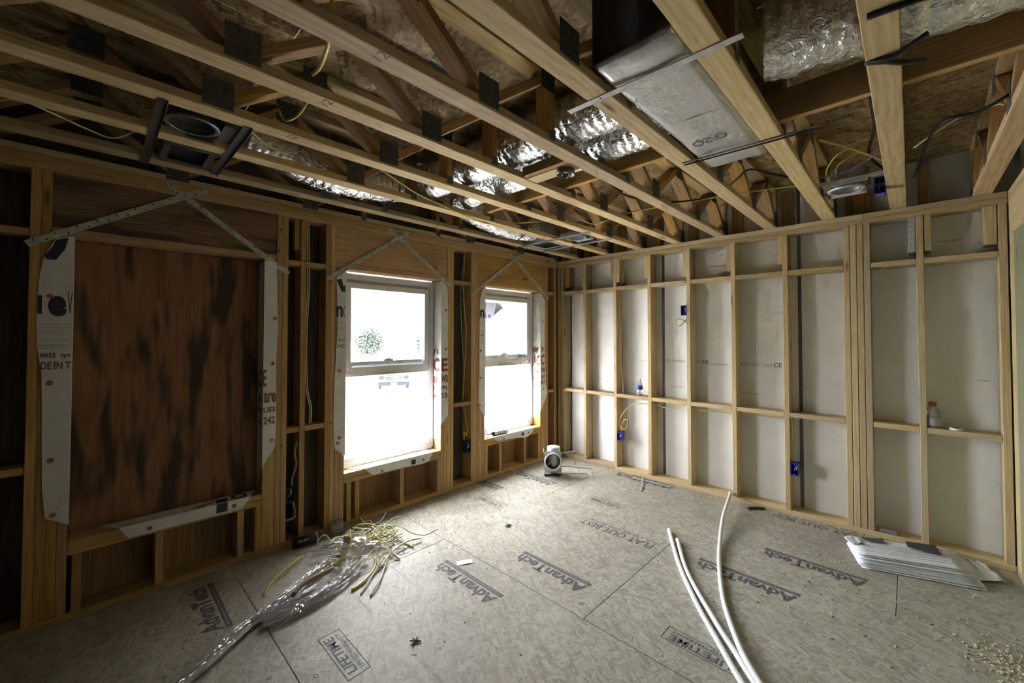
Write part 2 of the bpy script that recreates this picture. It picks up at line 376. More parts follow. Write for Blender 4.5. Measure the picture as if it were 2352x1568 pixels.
for i in range(150):                                     # little nail guide marks printed on the sheets
    x = random.uniform(0.1, 3.6); y = random.uniform(-4.6, -0.05); s = random.uniform(0.006, 0.012)
    if i % 3:
        b.lathe((x, y, 0.0001), (0, 0, 1), [(0, s), (0.0004, s), (0.0004, s * 0.72), (0.0001, s * 0.72)], 4 if i % 2 else 12, False)
    else:
        b.tube([(x, y, 0.0004), (x + random.uniform(-.03, .03), y + random.uniform(-.02, .02), 0.0004)], 0.0011, 4)
tag(b.obj('nail_guide_print', floor, 'inksoft'), kind='stuff')
for y in (-0.70, -1.55, -1.90, -2.70, -3.0):             # fine lines of print along the sheet edges
    for x in (0.4, 1.3, 2.4):
        text('SIZED FOR SPACING  EXPOSURE 1  THIS SIDE UP', floor, (x + 0.7, y - 0.02, 0.0004), RX, UY, 0.012, 0.5, 'inkfine')

# ---- window wall (x = 0 is its room face)
wl = root('wall_left', 'window wall of exposed pine studs and headers', 'wall', (-0.07, -2.2, 0), kind='structure')
TH = 0.14
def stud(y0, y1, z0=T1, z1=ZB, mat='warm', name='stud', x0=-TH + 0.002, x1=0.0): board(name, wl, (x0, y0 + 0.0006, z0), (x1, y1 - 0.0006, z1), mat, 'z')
OPEN = {'1': (-2.712, -1.790), '2': (-1.232, -0.338), '3': (-4.183, -3.279)}
Z0, Z1 = 0.415, 2.027
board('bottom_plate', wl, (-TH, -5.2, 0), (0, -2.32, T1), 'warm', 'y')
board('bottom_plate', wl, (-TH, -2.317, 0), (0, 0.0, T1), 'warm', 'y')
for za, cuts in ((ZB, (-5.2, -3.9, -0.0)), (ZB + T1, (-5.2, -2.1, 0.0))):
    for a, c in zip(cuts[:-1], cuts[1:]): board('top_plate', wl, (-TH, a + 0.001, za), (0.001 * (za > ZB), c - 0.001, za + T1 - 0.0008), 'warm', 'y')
groups = {'kings': [(-4.3355, -4.2593, 2), (-3.203, -3.1268, 2), (-2.864, -2.788, 2), (-1.714, -1.638, 2), (-1.419, -1.305, 3), (-0.262, -0.186, 2)],
          'jacks': [(-4.2593, -4.183, 2), (-3.279, -3.203, 2), (-2.788, -2.712, 2), (-1.790, -1.714, 2), (-1.305, -1.232, 2), (-0.338, -0.262, 2)]}
for a, c, n in groups['kings']:
    w = (c - a) / n
    for i in range(n): stud(a + i * w, a + (i + 1) * w, x1=random.uniform(-0.002, 0.001))
for a, c, n in groups['jacks']:
    w = (c - a) / n
    for i in range(n): stud(a + i * w, a + (i + 1) * w, z1=2.030, name='jack_stud', x1=random.uniform(-0.002, 0.0))
for a in (-3.043, -0.075, -4.85, -5.1): stud(a, a + T1)
stud(-0.0365, 0.0, x0=-TH, x1=-0.012)
for k, (a, c) in OPEN.items():
    hm = 'header_dark' if k == '3' else 'header'
    ja, jc = a - 0.0762 + 0.001, c + 0.0762 - 0.001
    board('header', wl, (-0.045, ja, 2.071), (-0.004, jc, ZB), hm, 'y')
    board('header', wl, (-0.134, ja, 2.071), (-0.090, jc, ZB), hm, 'y')
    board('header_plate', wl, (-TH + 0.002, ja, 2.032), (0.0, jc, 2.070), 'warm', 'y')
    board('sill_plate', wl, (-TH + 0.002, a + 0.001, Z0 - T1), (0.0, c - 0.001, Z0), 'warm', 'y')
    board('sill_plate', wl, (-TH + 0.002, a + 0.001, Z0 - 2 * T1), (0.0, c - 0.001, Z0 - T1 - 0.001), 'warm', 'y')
for y in (-2.691, -2.621, -2.218, -1.8285, -1.2265, -1.022, -0.630, -0.377, -4.166, -3.829, -3.420, -3.318): stud(y, y + T1, z1=Z0 - 2 * T1 - 0.001, name='cripple_stud')
for (a, c) in ((-3.1268, -3.043), (-3.005, -2.864), (-1.638, -1.419), (-0.186, -0.075), (-4.85, -4.3355)):
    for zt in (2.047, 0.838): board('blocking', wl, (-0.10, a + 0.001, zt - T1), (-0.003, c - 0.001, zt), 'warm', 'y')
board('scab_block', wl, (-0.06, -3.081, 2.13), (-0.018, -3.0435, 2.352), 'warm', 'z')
# sheathing panels outside the studs, cut round the openings, and the rim board above
def sheath(y0, y1, z0, z1, m): board('sheathing_panel', wl, (-TH - 0.013, y0 + 0.001, z0 + 0.001), (-TH, y1 - 0.001, z1 - 0.001), m, 'z')
sheath(-5.2, OPEN['3'][0], -0.02, 2.44, 'sheath'); sheath(OPEN['3'][1], OPEN['1'][0], -0.02, 2.44, 'sheath')
sheath(OPEN['1'][1], OPEN['2'][0], -0.02, 2.44, 'sheath'); sheath(OPEN['2'][1], 0.20, -0.02, 2.44, 'sheath')
for k, (a, c) in OPEN.items():
    sheath(a, c, -0.02, Z0 - 0.005, 'ply'); sheath(a, c, Z1 + 0.005, 2.44, 'sheath')
for y in [v for k in OPEN for v in OPEN[k]]:
    for za, zc in ((-0.02, Z0 - 0.005), (Z1 + 0.005, 2.44)): board('seam_tape', wl, (-TH - 0.016, y - 0.05, za), (-TH - 0.0135, y + 0.05, zc), 'sheath', 'z', 0)  # added strips that stop daylight leaking through the panel seams
board('rim_board', wl, (-0.153, -5.2, 2.441), (-0.115, 0.21, ZC + 0.02), 'sheath', 'y')
for y, z in ((-3.18, 2.25), (-3.19, 2.10), (-2.83, 2.03), (-2.83, 1.92), (-3.02, 2.05), (-1.66, 1.95), (-1.66, 1.2), (-3.16, 0.72), (-2.82, 0.83)):
    MB().disc((0.0022, y, z), (1, 0, 0), 0.006, 8).obj('nail_hole', wl, 'hole')

# ---- far wall (y = 0 is its room face): studs in front of white shaftliner
wb = root('wall_back', 'far wall of pine studs in front of white gypsum shaftliner panels', 'wall', (1.8, 0.06, 0), kind='structure')
X0 = 0.3896; SP = 0.4064
sx = [X0 + SP * k for k in range(8)]
board('bottom_plate', wb, (0.003, 0.0, 0), (0.802, D, T1), 'lumber', 'x'); board('bottom_plate', wb, (0.804, 0.0, 0), (3.66, D, T1), 'lumber', 'x')
board('top_plate', wb, (0.003, 0.0, ZB), (0.80, D, ZB + T1 - 0.004), 'lumber', 'x'); board('top_plate', wb, (0.804, 0.0, ZB), (3.66, D, ZB + T1 - 0.0008), 'lumber', 'x')
board('top_plate', wb, (0.003, 0.001, ZB + T1), (2.95, D, ZP - 0.0005), 'lumber', 'x'); board('top_plate', wb, (2.952, 0.0, ZB + T1), (3.66, D, ZP - 0.0005), 'lumber', 'x')
def bst(x0, x1, y0=0.0, y1=D, z0=T1, z1=ZB, name='stud', mat='lumber'): board(name, wb, (x0 + 0.0006, y0, z0), (x1 - 0.0006, y1, z1), mat, 'z')
for x in sx[:6]: bst(x, x + T1)
for i in range(4): bst(2.828 + i * 0.0402, 2.828 + i * 0.0402 + T1)
bst(sx[7], sx[7] + T1); bst(3.615, 3.655); bst(0.004, 0.042); bst(0.046, 0.084, 0.012)
edges = [(0.084, sx[0])] + [(sx[i] + T1, sx[i + 1]) for i in range(5)] + [(sx[5] + T1, 2.828), (2.988, sx[7]), (sx[7] + T1, 3.615)]
for i, (a, c) in enumerate(edges):
    for zt in (2.0515, 0.852): board('blocking', wb, (a + 0.001, 0.0 + 0.001 * (i % 2), zt - T1), (c - 0.001, D, zt), 'lumber', 'x')
for i, x in enumerate(sx[:6]): bst(x - 0.038, x - 0.001, 0.015, D, 2.09 + 0.012 * (i % 3), ZB - 0.001, 'scab_block')
bst(sx[1] + T1 + 0.002, sx[1] + T1 + 0.038, 0.004, D, 2.10, ZB - 0.001, 'scab_block')
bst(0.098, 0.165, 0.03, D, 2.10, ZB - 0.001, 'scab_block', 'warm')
bst(sx[7] + T1 + 0.003, sx[7] + T1 + 0.041, 0.004, D, 2.10, ZB - 0.001, 'scab_block')
bst(3.555, 3.612, 0.004, D, 2.10, ZB - 0.001, 'scab_block')
board('metal_scab', wb, (sx[7] - 0.040, 0.002, 2.10), (sx[7] - 0.001, D, ZB - 0.001), 'galv', 'z')
# blocks standing on the plate behind the truss ends
for x, w in ((0.40, .09), (0.80, .09), (1.21, .09), (1.60, .09), (2.003, .095), (2.40, .09), (3.26, .05)): board('upright_block', wb, (x, 0.100, ZP), (x + w, D, ZC - 0.04), 'web', 'z')
for i in range(4): board('upright_block', wb, (2.836 + i * 0.0395, 0.100, ZP), (2.874 + i * 0.0395, D, ZC - 0.04), 'web', 'z')
hx = [-0.46, 0.109, 1.315, 2.518, 3.72, 4.3]
for a, c in zip(hx[:-1], hx[1:]): board('shaftliner_panel', wb, (a + 0.004, 0.1425, -0.02), (c - 0.004, 0.168, 3.0), 'liner', 'z', 0.004)
for x in hx[1:-1]:
    MB().box((x - 0.013, 0.1405, 0.04), (x + 0.013, 0.1424, 2.95)).box((x - 0.003, 0.1424, 0.04), (x + 0.003, 0.17, 2.95)).obj('steel_stud', wb, 'steel_dark')
board('gap_cover', wb, (-0.16, 0.21, -0.02), (4.4, 0.23, 3.0), 'sheath', 'z')
PY = 0.1421; PR = (1, 0, 0); PU = (0, 0, 1)
def BX(x): return 3.2 + (x - 3.2) * 1.0064
def BZ(z): return 1.5 + (z - 1.5) * 1.0064
text('CE', wb, (BX(1.715), PY, BZ(1.222)), PR, PU, 0.036, 0.058, 'ink', bold=0.01); text('CE', wb, (BX(2.325), PY, BZ(1.222)), PR, PU, 0.036, 0.062, 'ink', bold=0.01)
for x, z, w, s in ((1.42, 1.240, 0.13, 'FIRE RESISTANCE CLASSIFICATION'), (1.42, 1.226, 0.13, 'SEE UL DIRECTORY SHAFTLINER'), (1.645, 1.246, 0.06, 'UL LISTED'), (1.645, 1.228, 0.06, 'TYPE X'), (1.79, 1.218, 0.16, 'ASTM C1396 SHAFTLINER PANEL'),
                   (2.05, 1.242, 0.16, 'SHAFTLINER GYPSUM PANEL TYPE X'), (2.05, 1.228, 0.16, 'FIRE RESISTANCE CLASSIFICATION'), (2.25, 1.238, 0.06, 'UL c US'), (2.25, 1.225, 0.06, 'CLASSIFIED'),
                   (1.395, 0.968, 0.15, 'NT0 2023 13 44 PLANT'), (2.053, 0.966, 0.15, 'PT0 2023 14 44 PLANT'), (1.775, 2.168, 0.165, 'NT0 001 R22 03 TRG 14 07'), (3.33, 2.166, 0.14, 'NT0 001 R22 03'), (0.52, 0.99, 0.07, 'NT0 2023'), (3.52, 1.19, 0.06, 'SHAFT')):
    text(s, wb, (BX(x), PY, BZ(z)), PR, PU, 0.010, w, 'inksoft')
text('UL', wb, (BX(1.363), PY - 0.0003, BZ(1.228)), PR, PU, 0.022, 0.022, 'inksoft')
b = MB(); b.lathe((BX(1.374), PY, BZ(1.239)), (0, -1, 0), [(0, 0.021), (0.0005, 0.021), (0.0005, 0.018), (0, 0.018)], 20, False).obj('print_ring', wb, 'inksoft')
MB().box((1.05, PY - 0.0002, 1.2255), (1.36, PY + 0.0002, 1.2275)).box((1.78, PY - 0.0002, 1.2165), (1.98, PY + 0.0002, 1.2175)).box((2.04, PY - 0.0002, 1.2195), (2.41, PY + 0.0002, 1.2210)).obj('print_rule', wb, 'inkfine')

# ---- right wall and the wall behind the viewpoint
wr = root('wall_right', 'right wall clad in greenish sheet beside a pale corner stud', 'wall', (3.72, -3, 0), kind='structure')
board('bottom_plate', wr, (3.661, -5.2, 0), (3.75, -0.002, T1), 'lumber', 'y')
board('stud', wr, (3.661, -0.160, T1), (3.75, -0.002, ZB), 'lumber', 'z')
for k in range(7): board('stud', wr, (3.672, -0.80 - k * 0.6, T1), (3.75, -0.762 - k * 0.6, ZB), 'lumber', 'z')
for z in (ZB, ZB + T1): board('top_plate', wr, (3.661, -5.2, z), (3.75, -0.002, z + T1 - 0.001), 'lumber', 'y')
board('header', wr, (3.657, -5.0, 2.135), (3.670, -0.165, ZB), 'lumber', 'y')
for a, c in ((-2.55, -0.168), (-4.95, -2.553)): board('wall_sheet', wr, (3.659, a, 0.012), (3.671, c, 2.132), 'green' if c > -1 else 'sheath', 'z')  # rear sheet is out of view, made dark to bounce less light
for i in range(26): MB().disc((3.6585, -0.18 - 0.3 * (i % 6) - random.uniform(0, .05), 0.15 + 0.45 * (i // 6)), (-1, 0, 0), 0.005, 6).obj('nail_head', wr, 'hole')
board('rim_board', wr, (3.76, -5.2, -0.02), (3.80, 0.21, ZC + 0.02), 'osb_dark', 'y')
wf = root('wall_front', 'plywood wall closing the room behind the viewpoint', 'wall', (1.8, -5.25, 0), kind='structure')  # unseen wall, pulled near and darkened so the left side gets less light
board('wall_sheet', wf, (-0.15, -5.28, -0.02), (1.83, -5.2, ZC), 'sheath', 'z'); board('wall_sheet', wf, (1.831, -5.28, -0.02), (3.8, -5.2, ZC), 'sheath', 'z')
# ---- deck above
ce = root('ceiling', 'oriented strand board deck lying on the floor trusses', 'ceiling', (1.8, -3, ZC), kind='structure')
for j, (a, c) in enumerate(((0.21, -1.07), (-1.07, -2.29), (-2.29, -3.51), (-3.51, -4.73), (-4.73, -5.3))):
    xs = [-0.16, 1.30, 3.74, 3.82] if j % 2 else [-0.16, 0.10, 2.54, 3.82]
    for p, q in zip(xs[:-1], xs[1:]):
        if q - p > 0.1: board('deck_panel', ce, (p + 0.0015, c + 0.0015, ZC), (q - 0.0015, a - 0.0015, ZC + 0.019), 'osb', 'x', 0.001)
# stamped print under the deck
text('Hub', ce, (1.62, -3.02, ZC - 0.0008), (0.35, 1, 0), (1, -0.35, 0), 0.11, 0.16, 'ink', bold=0.04); text('Hub', ce, (2.02, -3.01, ZC - 0.0008), (0.35, 1, 0), (1, -0.35, 0), 0.11, 0.16, 'ink', bold=0.04)
MB().box((1.58, -3.02, ZC - 0.0009), (1.605, -2.84, ZC - 0.0003)).obj('print_bar', ce, 'ink')
for x, y in ((2.08, -0.55), (1.70, -0.52), (2.48, -0.60), (2.85, -1.0)): text('ADVAN', ce, (x, y, ZC - 0.0008), (1, 0, 0), (0, -1, 0), 0.05, 0.13, 'ink', bold=0.02)

# ------------------------------------------------------------------ windows
def window(n, y0, y1, label):
    xo, xi = -0.200, -0.115; a, c = y0 + 0.008, y1 - 0.008; z0, z1 = Z0 + 0.014, Z1 - 0.014; fw = 0.046
    r = root('window_%d' % n, label, 'window', (-0.15, (y0 + y1) / 2, Z0), kind='structure')
    MB().box((xo, a, z0), (xi, a + fw, z1)).box((xo, c - fw, z0), (xi, c, z1)).box((xo, a + fw, z1 - fw), (xi, c - fw, z1)).box((xo, a + fw, z0), (xi, c - fw, z0 + 0.062)).obj('frame', r, 'vinyl')
    for lo_, hi_ in (((xo + 0.02, a - 0.05, z0 - 0.05), (xo + 0.024, a + 0.001, z1 + 0.05)), ((xo + 0.02, c - 0.001, z0 - 0.05), (xo + 0.024, c + 0.05, z1 + 0.05)), ((xo + 0.02, a, z1 - 0.001), (xo + 0.024, c, z1 + 0.05)), ((xo + 0.02, a, z0 - 0.05), (xo + 0.024, c, z0 + 0.001))): MB().box(lo_, hi_).obj('nail_fin', r, 'vinyl')
    MB().box((xo + 0.035, c - fw - 0.012, z0 + 0.06), (xo + 0.043, c - fw, z1 - fw)).box((xi - 0.016, c - fw - 0.010, z0 + 0.06), (xi - 0.010, c - fw, z1 - fw)).box((xo + 0.035, a + fw, z0 + 0.06), (xo + 0.043, a + fw + 0.012, z1 - fw)).obj('sash_track', r, 'vinyl')
    MB().box((xi - 0.03, a + fw, z1 - fw - 0.030), (xi - 0.012, c - fw, z1 - fw)).obj('head_pocket', r, 'track')
    ya, yc = a + fw + 0.003, c - fw - 0.003; sw = 0.046
    def sash(nm, x0, x1, zb, zt, br):
        s = MB().box((x0, ya, zb), (x1, ya + sw, zt)).box((x0, yc - sw, zb), (x1, yc, zt)).box((x0, ya + sw, zt - sw), (x1, yc - sw, zt)).box((x0, ya + sw, zb), (x1, yc - sw, zb + br)).obj(nm, r, 'vinyl')
        MB().box(((x0 + x1) / 2 - 0.004, ya + sw, zb + br), ((x0 + x1) / 2 + 0.004, yc - sw, zt - sw)).obj('pane', s, 'glass')
        return s
    up = sash('upper_sash', xo + 0.004, xo + 0.036, 1.215, z1 - fw + 0.004, 0.062)
    lo = sash('lower_sash', xi - 0.040, xi - 0.006, 1.158, z1 - fw - 0.026, 0.076)
    MB().box((xo + 0.036, (ya + yc) / 2 - 0.045, 1.277), (xo + 0.052, (ya + yc) / 2 + 0.045, 1.292)).box((xo + 0.036, (ya + yc) / 2 - 0.025, 1.292), (xo + 0.048, (ya + yc) / 2 + 0.025, 1.300)).obj('sash_lock', up, 'vinyl')
    MB().box((xi - 0.006, (ya + yc) / 2 - 0.14, 1.158), (xi + 0.006, (ya + yc) / 2 + 0.14, 1.166)).obj('lift_rail', lo, 'vinyl')
    return r
window(1, *OPEN['1'], 'open white vinyl sash window nearest the boarded opening')
window(2, *OPEN['2'], 'open white vinyl sash window nearest the far wall, with a blue sticker')
# sticker on the second window
st = root('window_sticker', 'peeling blue sticker on the upper glass of the window nearest the far wall', 'sticker', (-0.146, -0.98, 1.72))
xs_ = -0.1325
def yz(pts, x): return [(x, p[0], p[1]) for p in pts]
MB().poly(yz([(-1.125, 1.868), (-0.935, 1.868), (-0.985, 1.72), (-1.045, 1.688), (-1.125, 1.690)], xs_)).obj('sheet', st, 'decal')
MB().poly(yz([(-0.935, 1.868), (-0.86, 1.868), (-0.862, 1.835), (-0.92, 1.855)], xs_)).obj('curled_corner', st, 'decal')
MB().poly([(xs_, -0.935, 1.868), (xs_ + 0.03, -0.862, 1.815), (xs_ + 0.002, -1.035, 1.692), (xs_, -0.985, 1.72)]).obj('folded_flap', st, 'decaldark')
text('WINCO', st, (xs_ + 0.001, -1.095, 1.735), (0, 1, 0), (0, 0, 1), 0.045, 0.13, 'label', mirror=True, bold=0.01)
MB().poly(yz([(-1.045, 1.800), (-1.005, 1.860), (-0.998, 1.860), (-0.965, 1.800), (-0.975, 1.800), (-1.002, 1.846), (-1.033, 1.800)], xs_ + 0.001)).obj('logo_mark', st, 'label')
MB().poly(yz([(-1.122, 1.694), (-1.085, 1.694), (-1.085, 1.735), (-1.122, 1.735)], xs_ + 0.0012)).poly(yz([(-1.075, 1.694), (-1.03, 1.694), (-1.03, 1.735), (-1.075, 1.735)], xs_ + 0.0012)).obj('data_block', st, 'decaldark')
# ------------------------------------------------------------------ boarded opening
pb = board('plywood_board', None, (-0.138, OPEN['3'][0] + 0.003, Z0 + 0.002), (-0.123, OPEN['3'][1] - 0.003, Z1 + 0.003), 'plydark', 'z')
board('cover_sheet', pb, (-0.170, OPEN['3'][0] - 0.06, Z0 - 0.06), (-0.158, OPEN['3'][1] + 0.06, Z1 + 0.06), 'sheath', 'z')  # added outside to block daylight leaking round the board edges
tag(pb, 'dark water-stained plywood sheet boarding up the window opening', 'plywood')

# ------------------------------------------------------------------ house wrap folded in round the openings
def wrapthing(name, label, polys, caps, at):
    r = root(name, label, 'house wrap', at, 'house wrap flaps round the openings')
    b = MB()
    for p in polys: b.poly(p)
    me = b.obj('sheet', r, 'wrap', solid=0.0012)
    for c, n in caps: MB().lathe(c, n, [(0, 0.0125), (0.0022, 0.0125), (0.0032, 0.009)], 14).obj('nail_cap', r, 'cap')
    return r
XF = 0.0042; NX = (1, 0, 0)
def face(pts): return [(XF, y, z) for y, z in pts]
def capx(*yzs): return [((XF + 0.0008, y, z), NX) for y, z in yzs]
FR = (0, 1, 0); FU = (0, 0, 1); XT = XF + 0.0012
def ft(r, s, y, z, h, w, mat, bold=0.0): text(s, r, (XT, y, z), FR, FU, h, w, mat, bold=bold)
def jt(r, s, yj, x0, z, h, w, mat, bold=0.0): text(s, r, (x0, yj - 0.0022, z), (1, 0, 0), FU, h, w, mat, bold=bold)
# opening 1
r = wrapthing('house_wrap_flap', 'white house wrap flap on the left side of the middle window', [face([(-2.713, 2.02), (-2.735, 1.99), (-2.785, 1.95), (-2.778, 1.78), (-2.772, 1.56), (-2.786, 1.32), (-2.797, 1.08), (-2.797, 0.80), (-2.793, 0.66), (-2.785, 0.625), (-2.713, 0.565)]),
    [(XF, -2.713, 2.02), (XF, -2.713, 0.565), (XF - 0.0005, -2.706, 0.56), (XF - 0.0005, -2.706, 2.015)]], capx((-2.757, 1.225), (-2.752, 0.705), (-2.764, 0.665)), (0, -2.75, 0.6))
MB().poly([(XT, -2.785, 1.935), (XT, -2.745, 1.945), (XT, -2.728, 1.885), (XT, -2.715, 1.905), (XT, -2.714, 1.845), (XT, -2.745, 1.845)]).obj('print_mark', r, 'navyink')
ft(r, 'n', -2.783, 1.645, 0.088, 0.048, 'navyink', 0.03); ft(r, '(', -2.731, 1.648, 0.085, 0.016, 'navyink', 0.02)
for z in (1.59, 1.555, 1.545, 1.50): ft(r, 'Water Resistive Barrier', -2.770, z, 0.010, 0.052, 'inkfine')
ft(r, '48-98', -2.771, 1.455, 0.022, 0.055, 'inksoft'); ft(r, 'IAD', -2.771, 1.405, 0.028, 0.055, 'inksoft', 0.01)
r = wrapthing('house_wrap_flap', 'white house wrap flap with red lettering on the right side of the middle window', [face([(-1.791, 2.022), (-1.725, 1.975), (-1.715, 1.90), (-1.713, 1.30), (-1.711, 0.93), (-1.708, 0.735), (-1.791, 0.655)]),
    [(XF, -1.791, 2.022), (XF, -1.791, 0.655), (-0.11, -1.7935, 0.50), (-0.11, -1.7935, 2.015)]], capx((-1.738, 1.745), (-1.737, 1.372), (-1.730, 0.930)), (0, -1.75, 0.65))
for s, z, h, w, x in (("y's", 1.31, 0.085, 0.078, -0.112), ('C', 1.155, 0.13, 0.092, -0.11), ('ar', 1.045, 0.065, 0.075, -0.11), ('S SU', 0.975, 0.035, 0.095, -0.112), ('48-', 0.895, 0.05, 0.085, -0.112)): jt(r, s, -1.7935, x, z, h, w, 'redink', 0.03)
for s, z, h, w in (('E', 1.160, 0.125, 0.074), ('wa', 1.055, 0.070, 0.078), ('PPL', 0.985, 0.036, 0.078), ('52', 0.905, 0.052, 0.072)): ft(r, s, -1.788, z, h, w, 'redink', 0.03)
for z in (1.56, 0.93): ft(r, ',', -1.745, z, 0.02, 0.008, 'redink', 0.02)
def sillflap(label, ya, yc, lip, caps, sq, letters):
    zf = Z0 + 0.0042
    pts = [(XF, y, z) for y, z in lip]
    top = [(XF, lip[0][0], zf), (XF, lip[-1][0], zf), (-0.11, yc, zf), (-0.11, ya, zf)]
    r = wrapthing('house_wrap_flap', label, [pts, top], capx(*caps), (0, (ya + yc) / 2, Z0))
    if sq: MB().poly([(XT, sq[0], sq[2]), (XT, sq[1], sq[2]), (XT, sq[1], sq[3]), (XT, sq[0], sq[3])]).obj('print_square', r, 'navyink')
    for s, y, w, m in letters: text(s, r, (-0.012, y, zf + 0.0012), (0, 1, 0), (-1, 0, 0), 0.085, w, m, bold=0.04)
    return r
sillflap('white house wrap flap with blue lettering over the sill of the middle window', -2.66, -1.87, [(-2.55, Z0 + 0.004), (-2.475, 0.352), (-2.2, 0.348), (-1.99, 0.335), (-1.925, 0.345), (-1.880, Z0 + 0.004)], ((-2.39, 0.365), (-1.985, 0.372)), (-2.11, -2.065, 0.352, 0.395), (('A', -2.24, 0.13, 'blueink'), ('O', -2.06, 0.12, 'blueink')))
# opening 2
r = wrapthing('house_wrap_flap', 'white house wrap flap on the left side of the window nearest the far wall', [face([(-1.233, 2.01), (-1.25, 2.0), (-1.285, 1.95), (-1.305, 1.87), (-1.309, 1.68), (-1.311, 1.40), (-1.311, 1.13), (-1.322, 0.82), (-1.31, 0.76), (-1.295, 0.73), (-1.233, 0.65)]),
    [(XF, -1.233, 2.01), (XF, -1.233, 0.65), (XF - 0.0005, -1.226, 0.645), (XF - 0.0005, -1.226, 2.005)]], capx((-1.291, 1.345), (-1.291, 1.062), (-1.305, 0.785)), (0, -1.27, 0.7))
ft(r, 'n', -1.300, 1.690, 0.082, 0.058, 'navyink', 0.03)
for z in (1.64, 1.615, 1.55, 1.535): ft(r, 'Water Resistive Barrier', -1.298, z, 0.010, 0.055, 'inkfine')
ft(r, '-800-', -1.302, 1.495, 0.022, 0.062, 'inksoft'); ft(r, 'TY', -1.29, 1.42, 0.04, 0.04, 'inkfine')
r = wrapthing('house_wrap_flap', 'white house wrap flap with red lettering right of the window nearest the far wall', [face([(-0.339, 2.02), (-0.318, 2.005), (-0.255, 1.935), (-0.252, 1.75), (-0.262, 1.55), (-0.252, 1.30), (-0.240, 1.02), (-0.232, 0.90), (-0.212, 0.775), (-0.25, 0.715), (-0.339, 0.595)]),
    [(XF, -0.339, 2.02), (XF, -0.339, 0.595), (-0.11, -0.3415, 0.50), (-0.11, -0.3415, 2.015)]], capx((-0.280, 1.672), (-0.278, 1.345), (-0.278, 0.855)), (0, -0.3, 0.6))
for s, z, h, w, x in (('ney', 1.275, 0.085, 0.095, -0.112), ('AC', 1.135, 0.13, 0.105, -0.110), ('Ha', 1.030, 0.080, 0.080, -0.085), ('ING', 0.965, 0.034, 0.09, -0.108), ('-64', 0.895, 0.042, 0.09, -0.105)): jt(r, s, -0.3415, x, z, h, w, 'redink', 0.03)
for s, z, h, w in (("'s", 1.305, 0.082, 0.042), ('C', 1.148, 0.125, 0.070), ('rdw', 1.058, 0.080, 0.082), ('SUP', 0.985, 0.036, 0.080), ('8-5', 0.915, 0.044, 0.082)): ft(r, s, -0.334, z, h, w, 'redink', 0.03)
sillflap('white house wrap flap with blue lettering over the sill under the caulk tube', -1.20, -0.42, [(-1.13, Z0 + 0.004), (-1.045, 0.365), (-0.86, 0.36), (-0.70, 0.345), (-0.62, 0.328), (-0.56, 0.335), (-0.49, 0.372), (-0.44, Z0 + 0.004)], ((-0.955, 0.375), (-0.555, 0.375)), (-0.675, -0.63, 0.358, 0.395), (('A', -0.86, 0.12, 'blueink'), ('O', -0.64, 0.12, 'blueink')))
# boarded opening
r = wrapthing('house_wrap_flap', 'dingy house wrap flap with black lettering on the left side of the boarded opening', [face([(-4.180, 2.028), (-4.195, 2.028), (-4.245, 2.005), (-4.280, 1.925), (-4.290, 1.87), (-4.298, 1.81), (-4.304, 1.69), (-4.305, 1.58), (-4.300, 1.43), (-4.284, 1.31), (-4.279, 1.03), (-4.274, 0.72), (-4.262, 0.43 + 0.13), (-4.180, 0.505)]),
    [(XF, -4.180, 2.028), (XF, -4.180, 0.505), (-0.02, -4.1775, 0.49), (-0.02, -4.1775, 2.025)]], capx((-4.262, 1.705), (-4.256, 1.255), (-4.246, 0.855), (-4.235, 0.57)), (0, -4.24, 0.55))
MB().poly([(XT, -4.284, 1.915), (XT, -4.255, 1.965), (XT, -4.245, 2.00), (XT, -4.200, 2.02), (XT, -4.212, 1.955), (XT, -4.243, 1.895), (XT, -4.278, 1.895)]).obj('print_mark', r, 'navyink')
ft(r, 'e', -4.268, 1.600, 0.108, 0.066, 'navyink', 0.05); ft(r, 'I', -4.303, 1.612, 0.095, 0.015, 'navyink', 0.05); ft(r, 'V', -4.199, 1.61, 0.125, 0.018, 'navyink', 0.0)
for z in (1.555, 1.540, 1.520, 1.505, 1.470): ft(r, 'Water Resistive Barrier  Pare Aire', -4.296, z, 0.008, 0.112, 'inkfine')
ft(r, 'water infiltration air', -4.296, 1.445, 0.009, 0.112, 'ink'); ft(r, 'Material required', -4.296, 1.430, 0.009, 0.112, 'ink')
ft(r, '9835  tyv', -4.292, 1.378, 0.032, 0.108, 'navyink', 0.02); ft(r, 'DE IN T', -4.288, 1.325, 0.038, 0.105, 'redink', 0.03)
r = wrapthing('house_wrap_flap', 'white house wrap flap with red lettering on the right side of the boarded opening', [face([(-3.280, 2.020), (-3.205, 2.012), (-3.200, 1.82), (-3.192, 1.55), (-3.200, 1.33), (-3.197, 0.89), (-3.203, 0.72), (-3.280, 0.60)]),
    [(XF, -3.280, 2.020), (XF, -3.280, 0.60), (-0.06, -3.2825, 0.50), (-0.118, -3.2825, 0.42), (-0.118, -3.2825, 2.015)]], capx((-3.212, 1.62), (-3.222, 1.305), (-3.222, 0.775)), (0, -3.25, 0.6))
for s, z, h, w in (('are', 1.035, 0.070, 0.076), ('LIES', 0.970, 0.036, 0.074), ('242', 0.888, 0.050, 0.072)): ft(r, s, -3.276, z, h, w, 'redink', 0.035)
ft(r, 'E', -3.280, 1.150, 0.115, 0.020, 'redink', 0.02)
for s, z, h, w, x in (('w', 1.03, 0.065, 0.07, -0.08), ('PP', 0.965, 0.035, 0.07, -0.08), ('-5', 0.885, 0.05, 0.07, -0.09), ('C', 1.14, 0.12, 0.07, -0.09)): jt(r, s, -3.2825, x, z, h, w, 'redink', 0.03)
zz = Z0 + 0.004
